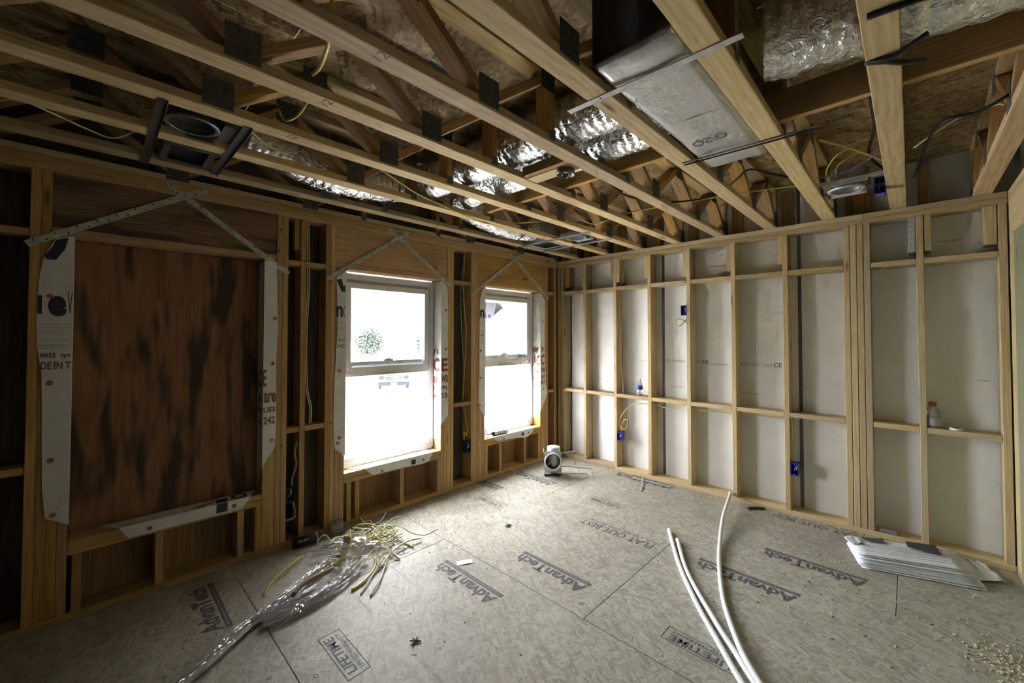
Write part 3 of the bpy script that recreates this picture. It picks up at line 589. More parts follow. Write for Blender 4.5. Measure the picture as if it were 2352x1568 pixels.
r = sillflap('dingy house wrap flap with a black square over the sill of the boarded opening', -4.06, -3.30, [(-3.985, zz), (-3.945, 0.352), (-3.80, 0.352), (-3.55, 0.352), (-3.392, 0.352), (-3.345, zz)], ((-3.855, 0.378), (-3.440, 0.385)), (-3.535, -3.475, 0.362, zz), ())
MB().poly([(-0.01, -3.535, zz + 0.002), (-0.01, -3.475, zz + 0.002), (-0.075, -3.46, zz + 0.002), (-0.075, -3.52, zz + 0.002)]).poly([(-0.075, -3.50, zz + 0.002), (-0.085, -3.50, zz + 0.002), (-0.02, -3.66, zz + 0.002), (-0.012, -3.62, zz + 0.002)]).obj('print_mark', r, 'navyink')
MB().lathe((-0.06, -3.40, zz + 0.001), (0, 0, 1), [(0, 0.045), (0.0006, 0.045), (0.0006, 0.026), (0, 0.026)], 20, False).obj('print_ring', r, 'navyink')

# ------------------------------------------------------------------ steel straps crossed over the headers
def strap(p, q, label, lift=0.0):
    p = Vector((0.0026 + lift, *p)); q = Vector((0.0026 + lift, *q)); d = q - p; L = d.length; u = d.normalized(); w = Vector((1, 0, 0)).cross(u)
    r = root('metal_strap', label, 'metal strap', p, 'crossed straps over the window headers')
    beam('strap_band', r, p, q, 0.034, 0.0014, 'strap', side=w, bev=0)
    b = MB(); n = int(L / 0.045)
    for i in range(n): b.disc(p + u * (0.03 + i * 0.045) + w * (0.008 * (-1) ** i) + Vector((0.0012, 0, 0)), NX, 0.0042, 8)
    tag(b.obj('strap_holes', r, 'hole'), kind='stuff')
strap((-2.855, 1.935), (-2.150, 2.418), 'perforated steel strap rising to the right over the middle window header', 0.0020)
strap((-2.341, 2.414), (-1.645, 1.958), 'perforated steel strap falling to the right over the middle window header')
strap((-1.405, 1.925), (-0.706, 2.412), 'perforated steel strap rising to the right over the header nearest the far wall', 0.0020)
strap((-0.845, 2.412), (-0.182, 1.955), 'perforated steel strap falling to the right over the header nearest the far wall')
strap((-4.345, 1.964), (-3.605, 2.429), 'perforated steel strap rising to the right over the boarded opening', 0.0020)
strap((-3.813, 2.421), (-3.126, 1.943), 'perforated steel strap falling to the right over the boarded opening')

# ------------------------------------------------------------------ floor trusses overhead
B0, CH = -2.975, T1
ordn = ['truss resting on the window wall plate', 'first', 'second', 'third', 'fourth', 'fifth', 'sixth', 'seventh', 'eighth', 'ninth']
tx = [-0.092] + [0.252 + 0.407 * k for k in range(9)]
for ti, x0 in enumerate(tx):
    x1 = x0 + 0.089
    lab = 'open-web pine floor truss resting on the window wall plates' if ti == 0 else '%s open-web pine floor truss out from the window wall' % ordn[ti]
    if ti == 9: lab = 'ninth open-web pine floor truss, the one beside the right wall'
    r = root('floor_truss', lab, 'truss', ((x0 + x1) / 2, -3, ZP), 'floor trusses overhead')
    ys, ye = 0.085, -5.18
    board('bottom_chord', r, (x0, ye, ZP), (x1, ys, ZP + CH), 'chord', 'y', 0.003); board('top_chord', r, (x0, ye, ZC - CH), (x1, ys, ZC - 0.0005), 'chord', 'y', 0.003)
    zb, zt = ZP + CH, ZC - CH
    def diag(ya, yb, za, zc): beam('web', r, ((x0 + x1) / 2, ya, za), ((x0 + x1) / 2, yb, zc), 0.0885, T1, 'web')
    def vert(y): board('web', r, (x0 + 0.0005, y, zb), (x1 - 0.0005, y + T1 + 0.004, zt), 'web', 'z')
    vert(-2.583); vert(-1.846); vert(0.04)
    lo = zb + 0.012; hi = zt - 0.012
    segs = [(-2.955, -2.60, lo, hi), (-1.80, -1.455, hi, lo), (-1.415, -1.06, lo, hi), (-1.02, -0.695, hi, lo), (-0.655, -0.31, lo, hi), (-0.27, 0.015, hi, lo)]
    y = -2.995
    up = True
    while y > -4.8:
        segs.append((y - 0.355, y, hi, lo) if up else (y - 0.355, y, lo, hi)); up = not up; y -= 0.385
    for s in segs: diag(*s)
    # toothed plates on both faces
    joints = [(-2.978, 0, .11), (-2.595, 1, .10), (-1.823, 0, .045), (-1.81, 1, .09), (-1.435, 0, .10), (-1.04, 1, .095), (-0.675, 0, .10), (-0.29, 1, .11), (0.02, 0, .13), (-2.562, 0, .045)]
    y, k = -3.37, 1
    while y > -4.9: joints.append((y, k, .11)); y -= 0.385; k = 1 - k
    for (jy, top, w) in joints:
        za, zc = (zt - 0.075, ZC - 0.004) if top else (ZP + 0.012, zb + 0.092 if w > .06 else zb + 0.02)
        for xs in ((x1, x1 + 0.0018), (x0 - 0.0018, x0)):
            if (xs[0] > 3.2) == (xs[0] == x1) and ti > 0 and abs(x0 - 3.1) > 0.05: continue
            board('gusset_plate', r, (xs[0], jy - w / 2, za), (xs[1], jy + w / 2, zc), 'plate', 'z', 0)
for s, x, y, hh in (('12', 1.915, -3.43, 0.05), ('12', 1.508, -3.45, 0.045), ('22', 1.10, -3.45, 0.045)):
    tr = [o for o in COL.objects if o.name.startswith('floor_truss') and abs(o.location.x - (x + 0.02)) < 0.06][0]
    text(s, tr, (x, y, ZP - 0.0008), (1, 0.2, 0), (0.2, -1, 0), hh * 0.8, hh, 'ink', 'handwriting', bold=0.0)
sb = root('strongback', 'long two-by-six strongback running across the trusses beside the ducts', 'beam', (1.8, -1.926, 2.472))
for a, c in ((0.81, 2.385), (2.69, 3.74)): board('plank', sb, (a, -1.945, ZP + CH + 0.0005), (c, -1.907, 2.612), 'web', 'x')
# ------------------------------------------------------------------ ducts
def flex(label, pts, r, per=14, squash=1.0):
    P = spline(pts, per); Q = [P[0]]                      # resample evenly at 9 mm
    step = 0.011; acc = 0.0
    for a, c in zip(P[:-1], P[1:]):
        L = (c - a).length; t0 = step - acc
        while t0 < L: Q.append(a.lerp(c, t0 / L)); t0 += step
        acc = (L - (t0 - step))
    sd = random.uniform(0, 99)
    def rf(i, j):
        n = noise.noise(Vector((i * 0.16 + sd, j * 0.55, sd))) * 0.006 + noise.noise(Vector((i * 0.6, j * 0.9 + sd, 3.1))) * 0.0045
        return r * (1.0 + 0.030 * math.sin(i * math.pi / 2.0)) + n * 1.3
    rt = root('flexible_duct', label, 'duct', P[len(P) // 2], 'foil flexible ducts between the trusses')
    MB().tube(Q, r, 28, True, rf).obj('foil_jacket', rt, 'foil', True)
    return rt
d1 = flex('near foil flexible duct that runs across the trusses and bends to the dark register box', [(2.385, -2.385, 2.610), (1.9, -2.39, 2.612), (1.3, -2.39, 2.612), (0.85, -2.40, 2.612), (0.56, -2.52, 2.60), (0.49, -2.78, 2.575), (0.49, -3.05, 2.56), (0.50, -3.32, 2.60), (0.505, -3.52, 2.625)], 0.118)
d2 = flex('far foil flexible duct that runs across the trusses and bends to the far register box', [(2.385, -2.085, 2.600), (1.9, -2.085, 2.608), (1.3, -2.09, 2.608), (0.85, -2.09, 2.610), (0.575, -1.98, 2.600), (0.49, -1.70, 2.565), (0.49, -1.42, 2.540), (0.49, -1.18, 2.545), (0.495, -1.02, 2.57)], 0.112)
for rt, pt in ((d1, (0.49, -2.62, 2.45)), (d2, (0.49, -1.25, 2.42))):
    MB().tube([(pt[0] - 0.17, pt[1], 2.52), (pt[0] - 0.12, pt[1], 2.47), (pt[0], pt[1], pt[2]), (pt[0] + 0.12, pt[1], 2.47), (pt[0] + 0.17, pt[1], 2.52)], 0.006, 6).obj('hanger_strap', rt, 'black', True)
d3 = root('flexible_duct', 'fat foil wrapped duct between the trusses at upper right', 'duct', (2.95, -2.3, 2.6), 'foil flexible ducts between the trusses')
P = [(2.81 + 0.0, -2.33, 2.63), (2.95, -2.30, 2.63), (3.08, -2.27, 2.63), (3.22, -2.24, 2.63), (3.48, -2.20, 2.63)]
def rf3(i, j):
    return 0.152 + noise.noise(Vector((i * 0.35, j * 0.6, 5.0))) * 0.012
MB().tube(spline(P, 16), 0.15, 28, True, rf3).obj('foil_jacket', d3, 'foil', True)
# rectangular trunk
tk = root('duct_trunk', 'rectangular foil-faced insulated duct box hanging between two trusses', 'duct', (2.54, -2.25, 2.45))
def rbox(lo, hi, rad, seg, name, parent, mat, puff=0.0):
    bm = bmesh.new(); bmesh.ops.create_cube(bm, size=1.0)
    for v in bm.verts: v.co = Vector(((lo[0] + hi[0]) / 2 + v.co.x * (hi[0] - lo[0]), (lo[1] + hi[1]) / 2 + v.co.y * (hi[1] - lo[1]), (lo[2] + hi[2]) / 2 + v.co.z * (hi[2] - lo[2])))
    bmesh.ops.subdivide_edges(bm, edges=list(bm.edges), cuts=9, use_grid_fill=True)
    c = Vector(((lo[0] + hi[0]) / 2, (lo[1] + hi[1]) / 2, (lo[2] + hi[2]) / 2)); h = Vector(((hi[0] - lo[0]) / 2, (hi[1] - lo[1]) / 2, (hi[2] - lo[2]) / 2))
    for v in bm.verts:
        d = v.co - c; q = Vector([max(-h[i] + rad, min(h[i] - rad, d[i])) for i in range(3)]); e = d - q
        if e.length > 1e-6: d = q + e.normalized() * rad
        v.co = c + d + Vector((0, 0, 1)) * (noise.noise(Vector((d.x * 9, d.y * 5, d.z * 4))) * puff)
    me = bpy.data.meshes.new(name); bm.to_mesh(me); bm.free(); me.materials.append(M[mat])
    for p in me.polygons: p.use_smooth = True
    me.transform(Matrix.Translation(-c)); o = bpy.data.objects.new(name, me); o.location = c
    return finish(o, parent)
rbox((2.392, -2.86, 2.447), (2.682, -1.655, 2.742), 0.020, 3, 'duct_body', tk, 'scrim', 0.006)
board('end_cover', tk, (2.394, -2.868, 2.462), (2.680, -2.860, 2.752), 'black', 'z', 0.004)  # thin black panel over the near end face
for s, y in (('05/90', -2.02),): text('O/SO', tk, (2.60, y, 2.4425), (-1, 0.12, 0), (-0.12, -1, 0), 0.062, 0.16, 'inksoft', bold=0.004)
MB().box((2.50, -2.30, 2.4432), (2.64, -2.296, 2.4445)).obj('print_rule', tk, 'inkfine')
for y, xa, xb, nm in ((-2.728, 2.19, 2.84, 'galvanized angle bar under the near end of the duct box'), (-1.888, 2.33, 2.93, 'thin black channel bar under the far end of the duct box')):
    g = root('support_bar', nm, 'metal bar', (2.5, y, 2.43), 'bars holding up the duct box')
    m = 'galv' if y < -2 else 'steel_dark'
    dz = 0.0 if y < -2 else 0.0
    beam('bar', g, (xa, y, 2.4318), (xb, y + 0.02, 2.4318), 0.030 if y < -2 else 0.014, 0.003, m, side=(0, 1, 0), bev=0)
    if y > -2: beam('bar_lip', g, (xa, y + 0.015, 2.425), (xb, y + 0.035, 2.425), 0.002, 0.008, m, side=(0, 1, 0), bev=0)
    MB().disc((xa + 0.15, y + 0.003, 2.4300), (0, 0, -1), 0.005, 10).obj('bolt_hole', g, 'hole')

# ------------------------------------------------------------------ register boxes and recessed light cans
def regbox(label, y0, y1, mat, z=2.436):
    r = root('register_box', label, 'register box', (0.5, (y0 + y1) / 2, z), 'duct register boxes between the first trusses')
    xa, xb, t = 0.350, 0.652, 0.004; zt = 2.70
    MB().box((xa, y0, z), (xa + t, y1, zt)).box((xb - t, y0, z), (xb, y1, zt)).box((xa, y0, z), (xb, y0 + t, zt)).box((xa, y1 - t, z), (xb, y1, zt)).box((xa, y0, zt), (xb, y1, zt + t)).obj('box_shell', r, mat)
    MB().box((xa + t, y0 + t, z + 0.002), (xa + 0.045, y1 - t, z + 0.005)).box((xb - 0.045, y0 + t, z + 0.002), (xb - t, y1 - t, z + 0.005)).box((xa + 0.045, y0 + t, z + 0.002), (xb - 0.045, y0 + 0.03, z + 0.005)).box((xa + 0.045, y1 - 0.03, z + 0.002), (xb - 0.045, y1 - t, z + 0.005)).obj('flange', r, mat)
    MB().box((xa + 0.045, y0 + 0.03, z + 0.03), (xb - 0.045, y1 - 0.03, z + 0.032)).obj('liner', r, 'void')
    return r
regbox('dark steel register box above the boarded opening', -3.875, -3.665, 'steel_dark'); regbox('galvanized register box near the far corner', -0.985, -0.68, 'galv')
def lightcan(label, c, R, ring, mat, zl, disc=True):
    r = root('recessed_light', label, 'light fixture', (c[0], c[1], zl), 'recessed light cans in the ceiling')
    cx, cy = c
    MB().lathe((cx, cy, zl), (0, 0, 1), [(0.0, R - 0.016), (-0.003, R - 0.012), (-0.003, R), (0.0, R + 0.004), (0.012, R + 0.004), (0.012, R - 0.010), (0.0, R - 0.016)], 40, False).obj('trim_ring', r, ring, True)
    MB().lathe((cx, cy, zl), (0, 0, 1), [(0.002, R - 0.012), (0.14, R - 0.012), (0.142, 0.001)], 36, False).obj('can', r, mat, True)
    MB().disc((cx, cy, zl + 0.045), (0, 0, -1), R - 0.013, 30).obj('inner_plate', r, 'steel_dark' if ring != 'galv' else 'galv')
    MB().box((cx - 0.02, cy - 0.03, zl + 0.0435), (cx + 0.012, cy + 0.03, zl + 0.0445)).obj('sticker', r, 'black')
    MB().box((cx + R * .2, cy + R * .2, zl + 0.042), (cx + R * .2 + 0.03, cy + R * .2 + 0.055, zl + 0.043)).obj('paper_label', r, 'label')
    MB().box((cx - R, cy + R + 0.004, zl + 0.004), (cx + R, cy + R + 0.065, zl + 0.115)).obj('junction_box', r, mat)
    MB().box((cx + 0.005, cy + R + 0.002, zl + 0.03), (cx + 0.055, cy + R + 0.0035, zl + 0.085)).obj('paper_label', r, 'label')
    MB().box((cx - R - 0.02, cy - R - 0.02, zl + 0.010), (cx + R + 0.02, cy - R - 0.017, zl + 0.045)).obj('mounting_rail', r, mat)
    MB().box((cx - R - 0.02, cy + R + 0.066, zl + 0.010), (cx + R + 0.02, cy + R + 0.069, zl + 0.045)).obj('mounting_rail', r, mat)
    return r
l1 = lightcan('recessed light can with a dull ring beside the dark register box', (0.907, -3.805), 0.098, 'steel_dark', 'steel_dark', 2.437)
l2 = lightcan('galvanized recessed light can beside the far register box', (0.895, -0.85), 0.092, 'galv', 'galv', 2.440)
l3 = lightcan('galvanized recessed light can hanging beside the blue ceiling box', (2.915, -0.735), 0.092, 'galv', 'galv', 2.432)
def hanger(label, y, xa, xb, mat, z=2.4305, w=0.022):
    g = root('hanger_bar', label, 'metal bar', (xa, y, z), 'hanger bars under the trusses')
    beam('bar', g, (xa, y, z), (xb, y, z), w, 0.003, mat, side=(0, 1, 0), bev=0)
    beam('bar_lip', g, (xa, y + w / 2, z - 0.006), (xb, y + w / 2, z - 0.006), 0.002, 0.014, mat, side=(0, 1, 0), bev=0)
hanger('dark hanger bar at the near side of the dark register box', -3.925, 0.255, 1.10, 'steel_dark', w=0.034)
hanger('dark hanger bar at the far side of the dark register box', -3.632, 0.33, 1.09, 'steel_dark', w=0.034)
hanger('thin bright hanger bar at the near side of the far register box', -1.005, 0.30, 1.15, 'galv', w=0.012); hanger('thin bright hanger bar at the far side of the far register box', -0.655, 0.30, 1.17, 'galv', w=0.012)
for y, s in ((-0.615, 'far'), (-0.865, 'near')):
    g = root('hanger_bar', 'telescoping hanger bar on the %s side of the light can by the blue box' % s, 'metal bar', (2.95, y, 2.46), 'hanger bars under the trusses')
    beam('bar', g, (2.786, y, 2.462), (3.097, y, 2.462), 0.004, 0.022, 'galv', side=(0, 1, 0), bev=0); beam('inner_bar', g, (2.95, y - 0.004, 2.462), (3.098, y - 0.004, 2.462), 0.003, 0.014, 'galv', side=(0, 1, 0), bev=0)

# round ceiling box screwed to blocks between the fourth and fifth trusses
bk = root('blocking_board', 'pale flat backing block between trusses carrying the round ceiling box', 'wood block', (1.72, -2.245, 2.44))
board('block', bk, (1.564, -2.300, 2.436), (1.878, -2.205, 2.474), 'lumber', 'x'); board('block', bk, (1.564, -2.340, 2.440), (1.878, -2.302, 2.494), 'web', 'x')
cb = root('ceiling_box', 'round metal ceiling box with loose wire ends under the backing block', 'electrical box', (1.815, -2.25, 2.41))
MB().lathe((1.815, -2.252, 2.4355), (0, 0, -1), [(0.0, 0.050), (0.030, 0.050), (0.030, 0.0485), (0.004, 0.047), (0.003, 0.0)], 28, False).obj('shell', cb, 'bronze', True)
for i in range(7):
    a = i * 0.9
    MB().tube(spline([(1.815 + 0.03 * math.cos(a), -2.252 + 0.03 * math.sin(a), 2.43), (1.815 + 0.02 * math.cos(a + 1), -2.252 + 0.02 * math.sin(a + 1), 2.405), (1.815 + 0.035 * math.cos(a + 2), -2.252 + 0.03 * math.sin(a + 2), 2.398 + 0.004 * (i % 3))], 5), 0.0016, 5).obj('wire', cb, ['label', 'black', 'bronze'][i % 3], True)
MB().lathe((1.815, -2.252, 2.425), (0, 0, -1), [(0, 0.012), (0.006, 0.010)], 10).obj('clamp', cb, 'galv')

# ------------------------------------------------------------------ switch and outlet boxes
def ebox(label, c, sz, face_axis, mat, wires=True):
    r = root('electrical_box', label, 'electrical box', c, 'plastic electrical boxes')
    x, y, z = c; w, h, d = sz; t = 0.003
    if face_axis == '-y':
        def bx(a, b_): return (a[0], a[1], a[2]), (b_[0], b_[1], b_[2])
        MB().box((x - w / 2, y, z - h / 2), (x - w / 2 + t, y + d, z + h / 2)).box((x + w / 2 - t, y, z - h / 2), (x + w / 2, y + d, z + h / 2)).box((x - w / 2, y, z - h / 2), (x + w / 2, y + d, z - h / 2 + t)).box((x - w / 2, y, z + h / 2 - t), (x + w / 2, y + d, z + h / 2)).box((x - w / 2, y + d - t, z - h / 2), (x + w / 2, y + d, z + h / 2)).obj('shell', r, mat)
        for s in (-1, 1): MB().lathe((x, y + 0.002, z + s * (h / 2 - 0.008)), (0, 1, 0), [(0, 0.006), (0.02, 0.006)], 8).obj('screw_boss', r, mat)
        if wires:
            for k in (0, 1): MB().tube(spline([(x - 0.012 + k * .014, y + d - 0.01, z - 0.03), (x + 0.002 + k * .012, y + 0.012, z), (x + 0.015, y + 0.03, z + 0.04)], 5), 0.002, 5).obj('wire', r, 'label', True)
    else:
        MB().box((x - d, y - w / 2, z - h / 2), (x, y - w / 2 + t, z + h / 2)).box((x - d, y + w / 2 - t, z - h / 2), (x, y + w / 2, z + h / 2)).box((x - d, y - w / 2, z - h / 2), (x, y + w / 2, z - h / 2 + t)).box((x - d, y - w / 2, z + h / 2 - t), (x, y + w / 2, z + h / 2)).box((x - d, y - w / 2, z - h / 2), (x - d + t, y + w / 2, z + h / 2)).obj('shell', r, mat)
        for s in (-1, 1): MB().lathe((x - 0.002, y, z + s * (h / 2 - 0.008)), (-1, 0, 0), [(0, 0.006), (0.02, 0.006)], 8).obj('screw_boss', r, mat)
        for k in (0, 1): MB().tube(spline([(x - d + 0.01, y - 0.01 + k * .012, z - 0.04), (x - 0.012, y + k * .010, z), (x - 0.03, y + 0.012, z + 0.04)], 5), 0.002, 5).obj('wire', r, 'label', True)
    return r
ebox('blue box high on the far wall beside the hanging yellow loop', (1.583, -0.004, 1.752), (0.052, 0.098, 0.075), '-y', 'blue')
ebox('blue outlet box low in the third stud bay under the yellow cable loops', (0.862, -0.004, 0.380), (0.054, 0.092, 0.075), '-y', 'blue')
ebox('blue outlet box low on the far wall beside the grey steel stud', (2.488, -0.006, 0.386), (0.054, 0.100, 0.075), '-y', 'blue')
ebox('dark outlet box beside the boarded opening on the window wall', (-0.004, -3.095, 0.356), (0.058, 0.105, 0.075), '+x', 'navy'); ebox('dark blue outlet box between the two windows', (0.004, -1.447, 0.380), (0.050, 0.110, 0.075), '+x', 'navy')
cbx = root('electrical_box', 'blue box nailed to the truss beside the hanging light can', 'electrical box', (3.075, -0.60, 2.42), 'plastic electrical boxes')
MB().box((3.045, -0.66, 2.395), (3.049, -0.58, 2.500)).box((3.095, -0.66, 2.395), (3.099, -0.58, 2.500)).box((3.045, -0.66, 2.395), (3.099, -0.58, 2.399)).box((3.045, -0.66, 2.496), (3.099, -0.58, 2.5)).box((3.045, -0.584, 2.395), (3.099, -0.58, 2.5)).obj('shell', cbx, 'blue')
MB().box((3.065, -0.664, 2.41), (3.072, -0.660, 2.49)).obj('rib', cbx, 'navy')

# ------------------------------------------------------------------ cables
cable('cable', [(1.013, -3.004, 2.480), (0.95, -2.831, 2.46), (0.892, -2.623, 2.430), (0.798, -2.265, 2.424), (0.70, -1.85, 2.428), (0.765, -1.531, 2.480), (0.917, -1.358, 2.50)], 0.0045, 'yellow', 'yellow cable sagging under the second truss past the ducts')
cable('cable', [(1.228, -1.401, 2.53), (1.219, -1.07, 2.475), (1.51, -1.064, 2.50), (1.779, -0.984, 2.52), (1.996, -0.948, 2.52), (2.228, -0.898, 2.52), (2.453, -0.841, 2.52), (2.68, -0.758, 2.52), (2.791, -0.69, 2.53)], 0.0048, 'yellow', 'yellow cable threaded through the trusses in front of the far wall')
cable('cable', [(1.69, -1.885, 2.64), (1.70, -1.70, 2.60), (1.727, -1.453, 2.52), (1.814, -1.293, 2.50), (1.962, -1.067, 2.50), (2.186, -0.952, 2.52), (2.344, -0.999, 2.58), (2.432, -1.026, 2.62), (2.533, -0.903, 2.60), (2.655, -0.749, 2.58), (2.80, -0.70, 2.56)], 0.0065, 'bcable', 'black cable looping through the trusses in front of the far wall')
cable('cable', [(1.815, -2.29, 2.435), (1.80, -2.325, 2.485), (1.79, -2.345, 2.497)], 0.006, 'bcable', 'short black cable dropping into the round ceiling box')
cable('cable', [(2.847, -1.262, 2.60), (2.978, -1.067, 2.57), (3.096, -0.834, 2.54)], 0.006, 'yellow', 'yellow cable crossing above the hanging light can')
cable('cable', [(2.82, -0.80, 2.51), (2.84, -0.90, 2.55), (2.911, -0.977, 2.60), (3.045, -0.879, 2.66)], 0.005, 'yellow', 'outer of two yellow cables arching over the hanging light can')
cable('cable', [(2.87, -0.80, 2.51), (2.885, -0.88, 2.55), (2.947, -0.922, 2.58), (3.063, -0.846, 2.66)], 0.005, 'yellow', 'inner of two yellow cables arching over the hanging light can')
cable('cable', [(2.79, -0.93, 2.49), (2.92, -0.885, 2.505), (3.016, -0.925, 2.53), (3.097, -0.985, 2.55)], 0.0045, 'purple', 'purple cable above the hanging light can')
cable('cable', [(3.085, -1.728, 2.55), (3.077, -1.244, 2.60), (3.035, -0.896, 2.60), (3.047, -0.76, 2.58), (3.094, -0.70, 2.53)], 0.008, 'bcable', 'thick black cable dropping behind the eighth truss to the blue ceiling box')
cable('cable', [(2.93, -0.60, 2.56), (2.98, -0.62, 2.60), (3.02, -0.64, 2.58), (3.0, -0.66, 2.53)], 0.006, 'greyc', 'grey armoured cable curling behind the hanging light can')
cable('cable', [(3.229, -0.504, 2.50), (3.299, -1.322, 2.485), (3.427, -1.425, 2.475), (3.505, -1.46, 2.50)], 0.007, 'bcable', 'thick black cable running right between the last two trusses')
cable('cable', [(3.12, -2.54, 2.427), (3.162, -2.535, 2.427), (3.22, -2.523, 2.43), (3.272, -2.476, 2.45)], 0.009, 'bcable', 'black cable crossing under the eighth truss at the top of the view')
cable('cable', [(3.25, -2.304, 2.44), (3.185, -2.268, 2.425), (3.150, -2.27, 2.424), (3.10, -2.265, 2.44)], 0.0085, 'bcable', 'upper branch of the black cable fork under the eighth truss')
cable('cable', [(3.10, -2.255, 2.44), (3.150, -2.25, 2.424), (3.189, -2.205, 2.424), (3.243, -2.137, 2.44)], 0.0095, 'bcable', 'lower branch of the black cable fork under the eighth truss')
cable('cable', [(3.227, -0.977, 2.53), (3.372, -1.262, 2.525), (3.486, -1.315, 2.525), (3.506, -1.33, 2.51)], 0.004, 'cream', 'thin pale cable curving right between the last two trusses')
cable('cable', [(0.628, -4.416, 2.475), (0.61, -4.308, 2.46), (0.549, -4.227, 2.46), (0.469, -4.135, 2.46), (0.44, -4.044, 2.46), (0.50, -3.95, 2.52)], 0.0045, 'cream', 'pale cable hanging in the dark bay above the boarded opening')
cable('cable', [(1.93, -3.60, 2.55), (1.874, -3.586, 2.48), (1.803, -3.565, 2.47), (1.672, -3.539, 2.48), (1.57, -3.53, 2.50)], 0.0075, 'yellow', 'bright yellow cable hanging between the fourth and fifth trusses')
cable('cable', [(1.45, -3.48, 2.53), (1.333, -3.493, 2.46), (1.232, -3.523, 2.45), (1.197, -3.539, 2.50), (1.165, -3.55, 2.51)], 0.006, 'yellow', 'yellow cable looping between the third and fourth trusses')
cable('cable', [(1.05, -3.63, 2.46), (0.98, -3.58, 2.455), (0.90, -3.50, 2.452), (0.86, -3.40, 2.46), (0.92, -3.34, 2.48)], 0.0035, 'yellow', 'thin yellow cable looping beside the dull light can')
cable('cable', [(0.915, 0.06, 2.353), (0.85, 0.05, 1.846), (0.845, 0.045, 1.355), (0.879, 0.05, 1.014), (0.888, 0.05, 0.856)], 0.0042, 'cream', 'pale yellow cable down the third stud bay of the far wall')
cable('cable', [(1.195, 0.03, 0.776), (1.025, 0.02, 0.753), (0.893, 0.02, 0.631), (0.849, 0.03, 0.503), (0.934, 0.01, 0.471), (0.967, 0.0, 0.573), (0.909, 0.01, 0.558), (0.864, 0.03, 0.43)], 0.0042, 'yellow', 'yellow cable looping above the low blue box in the third stud bay')
cable('cable', [(1.255, 0.045, 0.79), (1.324, 0.04, 0.762), (1.461, 0.04, 0.756), (1.567, 0.04, 0.804), (1.60, 0.05, 0.815)], 0.0042, 'yellow', 'yellow cable sagging under the blocking in the fourth stud bay', per=6)
cable('cable', [(1.65, 0.045, 0.79), (1.713, 0.04, 0.775), (1.987, 0.05, 0.78), (2.01, 0.05, 0.785)], 0.0042, 'yellow', 'yellow cable under the blocking in the fifth stud bay'); cable('cable', [(2.06, 0.05, 0.805), (2.14, 0.05, 0.796), (2.398, 0.06, 0.787), (2.418, 0.06, 0.79)], 0.0042, 'yellow', 'yellow cable under the blocking in the sixth stud bay')
cable('cable', [(1.604, 0.03, 1.67), (1.559, -0.03, 1.596), (1.520, -0.04, 1.623), (1.537, -0.04, 1.666), (1.590, -0.02, 1.652), (1.612, 0.02, 1.622)], 0.0045, 'yellow', 'yellow cable loop hanging below the high blue box')
cable('cable', [(2.462, 0.045, 0.81), (2.47, 0.05, 0.68), (2.462, 0.05, 0.56), (2.475, 0.05, 0.44)], 0.004, 'cream', 'pale cable down to the blue box beside the grey steel stud')
for dx, s in ((0.0, 'left'), (0.012, 'right')):
    cable('cable', [(-0.05, -2.985 + dx, 2.352), (-0.05, -2.980 + dx, 2.06), (-0.05, -2.978 + dx, 1.864), (-0.05, -2.985 + dx, 1.70), (-0.06, -2.990 + dx, 1.40), (-0.05, -2.982 + dx, 1.10), (-0.02, -2.965 + dx, 0.966), (-0.03, -2.965 + dx, 0.842)], 0.004, 'cream', '%s of two pale cables down the stud left of the middle window' % s)
cable('cable', [(-0.03, -3.046, 0.722), (-0.03, -3.062, 0.645), (-0.03, -3.050, 0.562), (-0.04, -3.075, 0.47), (-0.04, -3.078, 0.41)], 0.008, 'greyc', 'grey cable above the dark outlet box beside the boarded opening')
cable('cable', [(-0.04, -3.070, 0.303), (-0.035, -3.055, 0.21), (-0.03, -3.066, 0.178), (-0.03, -3.115, 0.175)], 0.008, 'greyc', 'grey cable hooked below the dark outlet box beside the boarded opening')
cable('cable', [(-0.07, -1.443, 2.353), (-0.06, -1.473, 2.036), (-0.05, -1.464, 1.725), (-0.05, -1.440, 1.548), (-0.06, -1.460, 1.105), (-0.06, -1.477, 0.842)], 0.005, 'cream', 'pale cable down the bay between the two windows')
cable('cable', [(-0.09, -1.428, 2.353), (-0.085, -1.485, 2.0), (-0.082, -1.478, 1.6), (-0.082, -1.445, 1.1), (-0.08, -1.465, 0.842)], 0.0045, 'greyc', 'grey cable down the bay between the two windows')
cable('cable', [(-0.05, -1.479, 0.797), (-0.04, -1.453, 0.665), (-0.03, -1.444, 0.556), (-0.03, -1.455, 0.492), (-0.04, -1.481, 0.538), (-0.05, -1.461, 0.44)], 0.005, 'yellow', 'yellow cable end looping into the dark blue box between the windows')

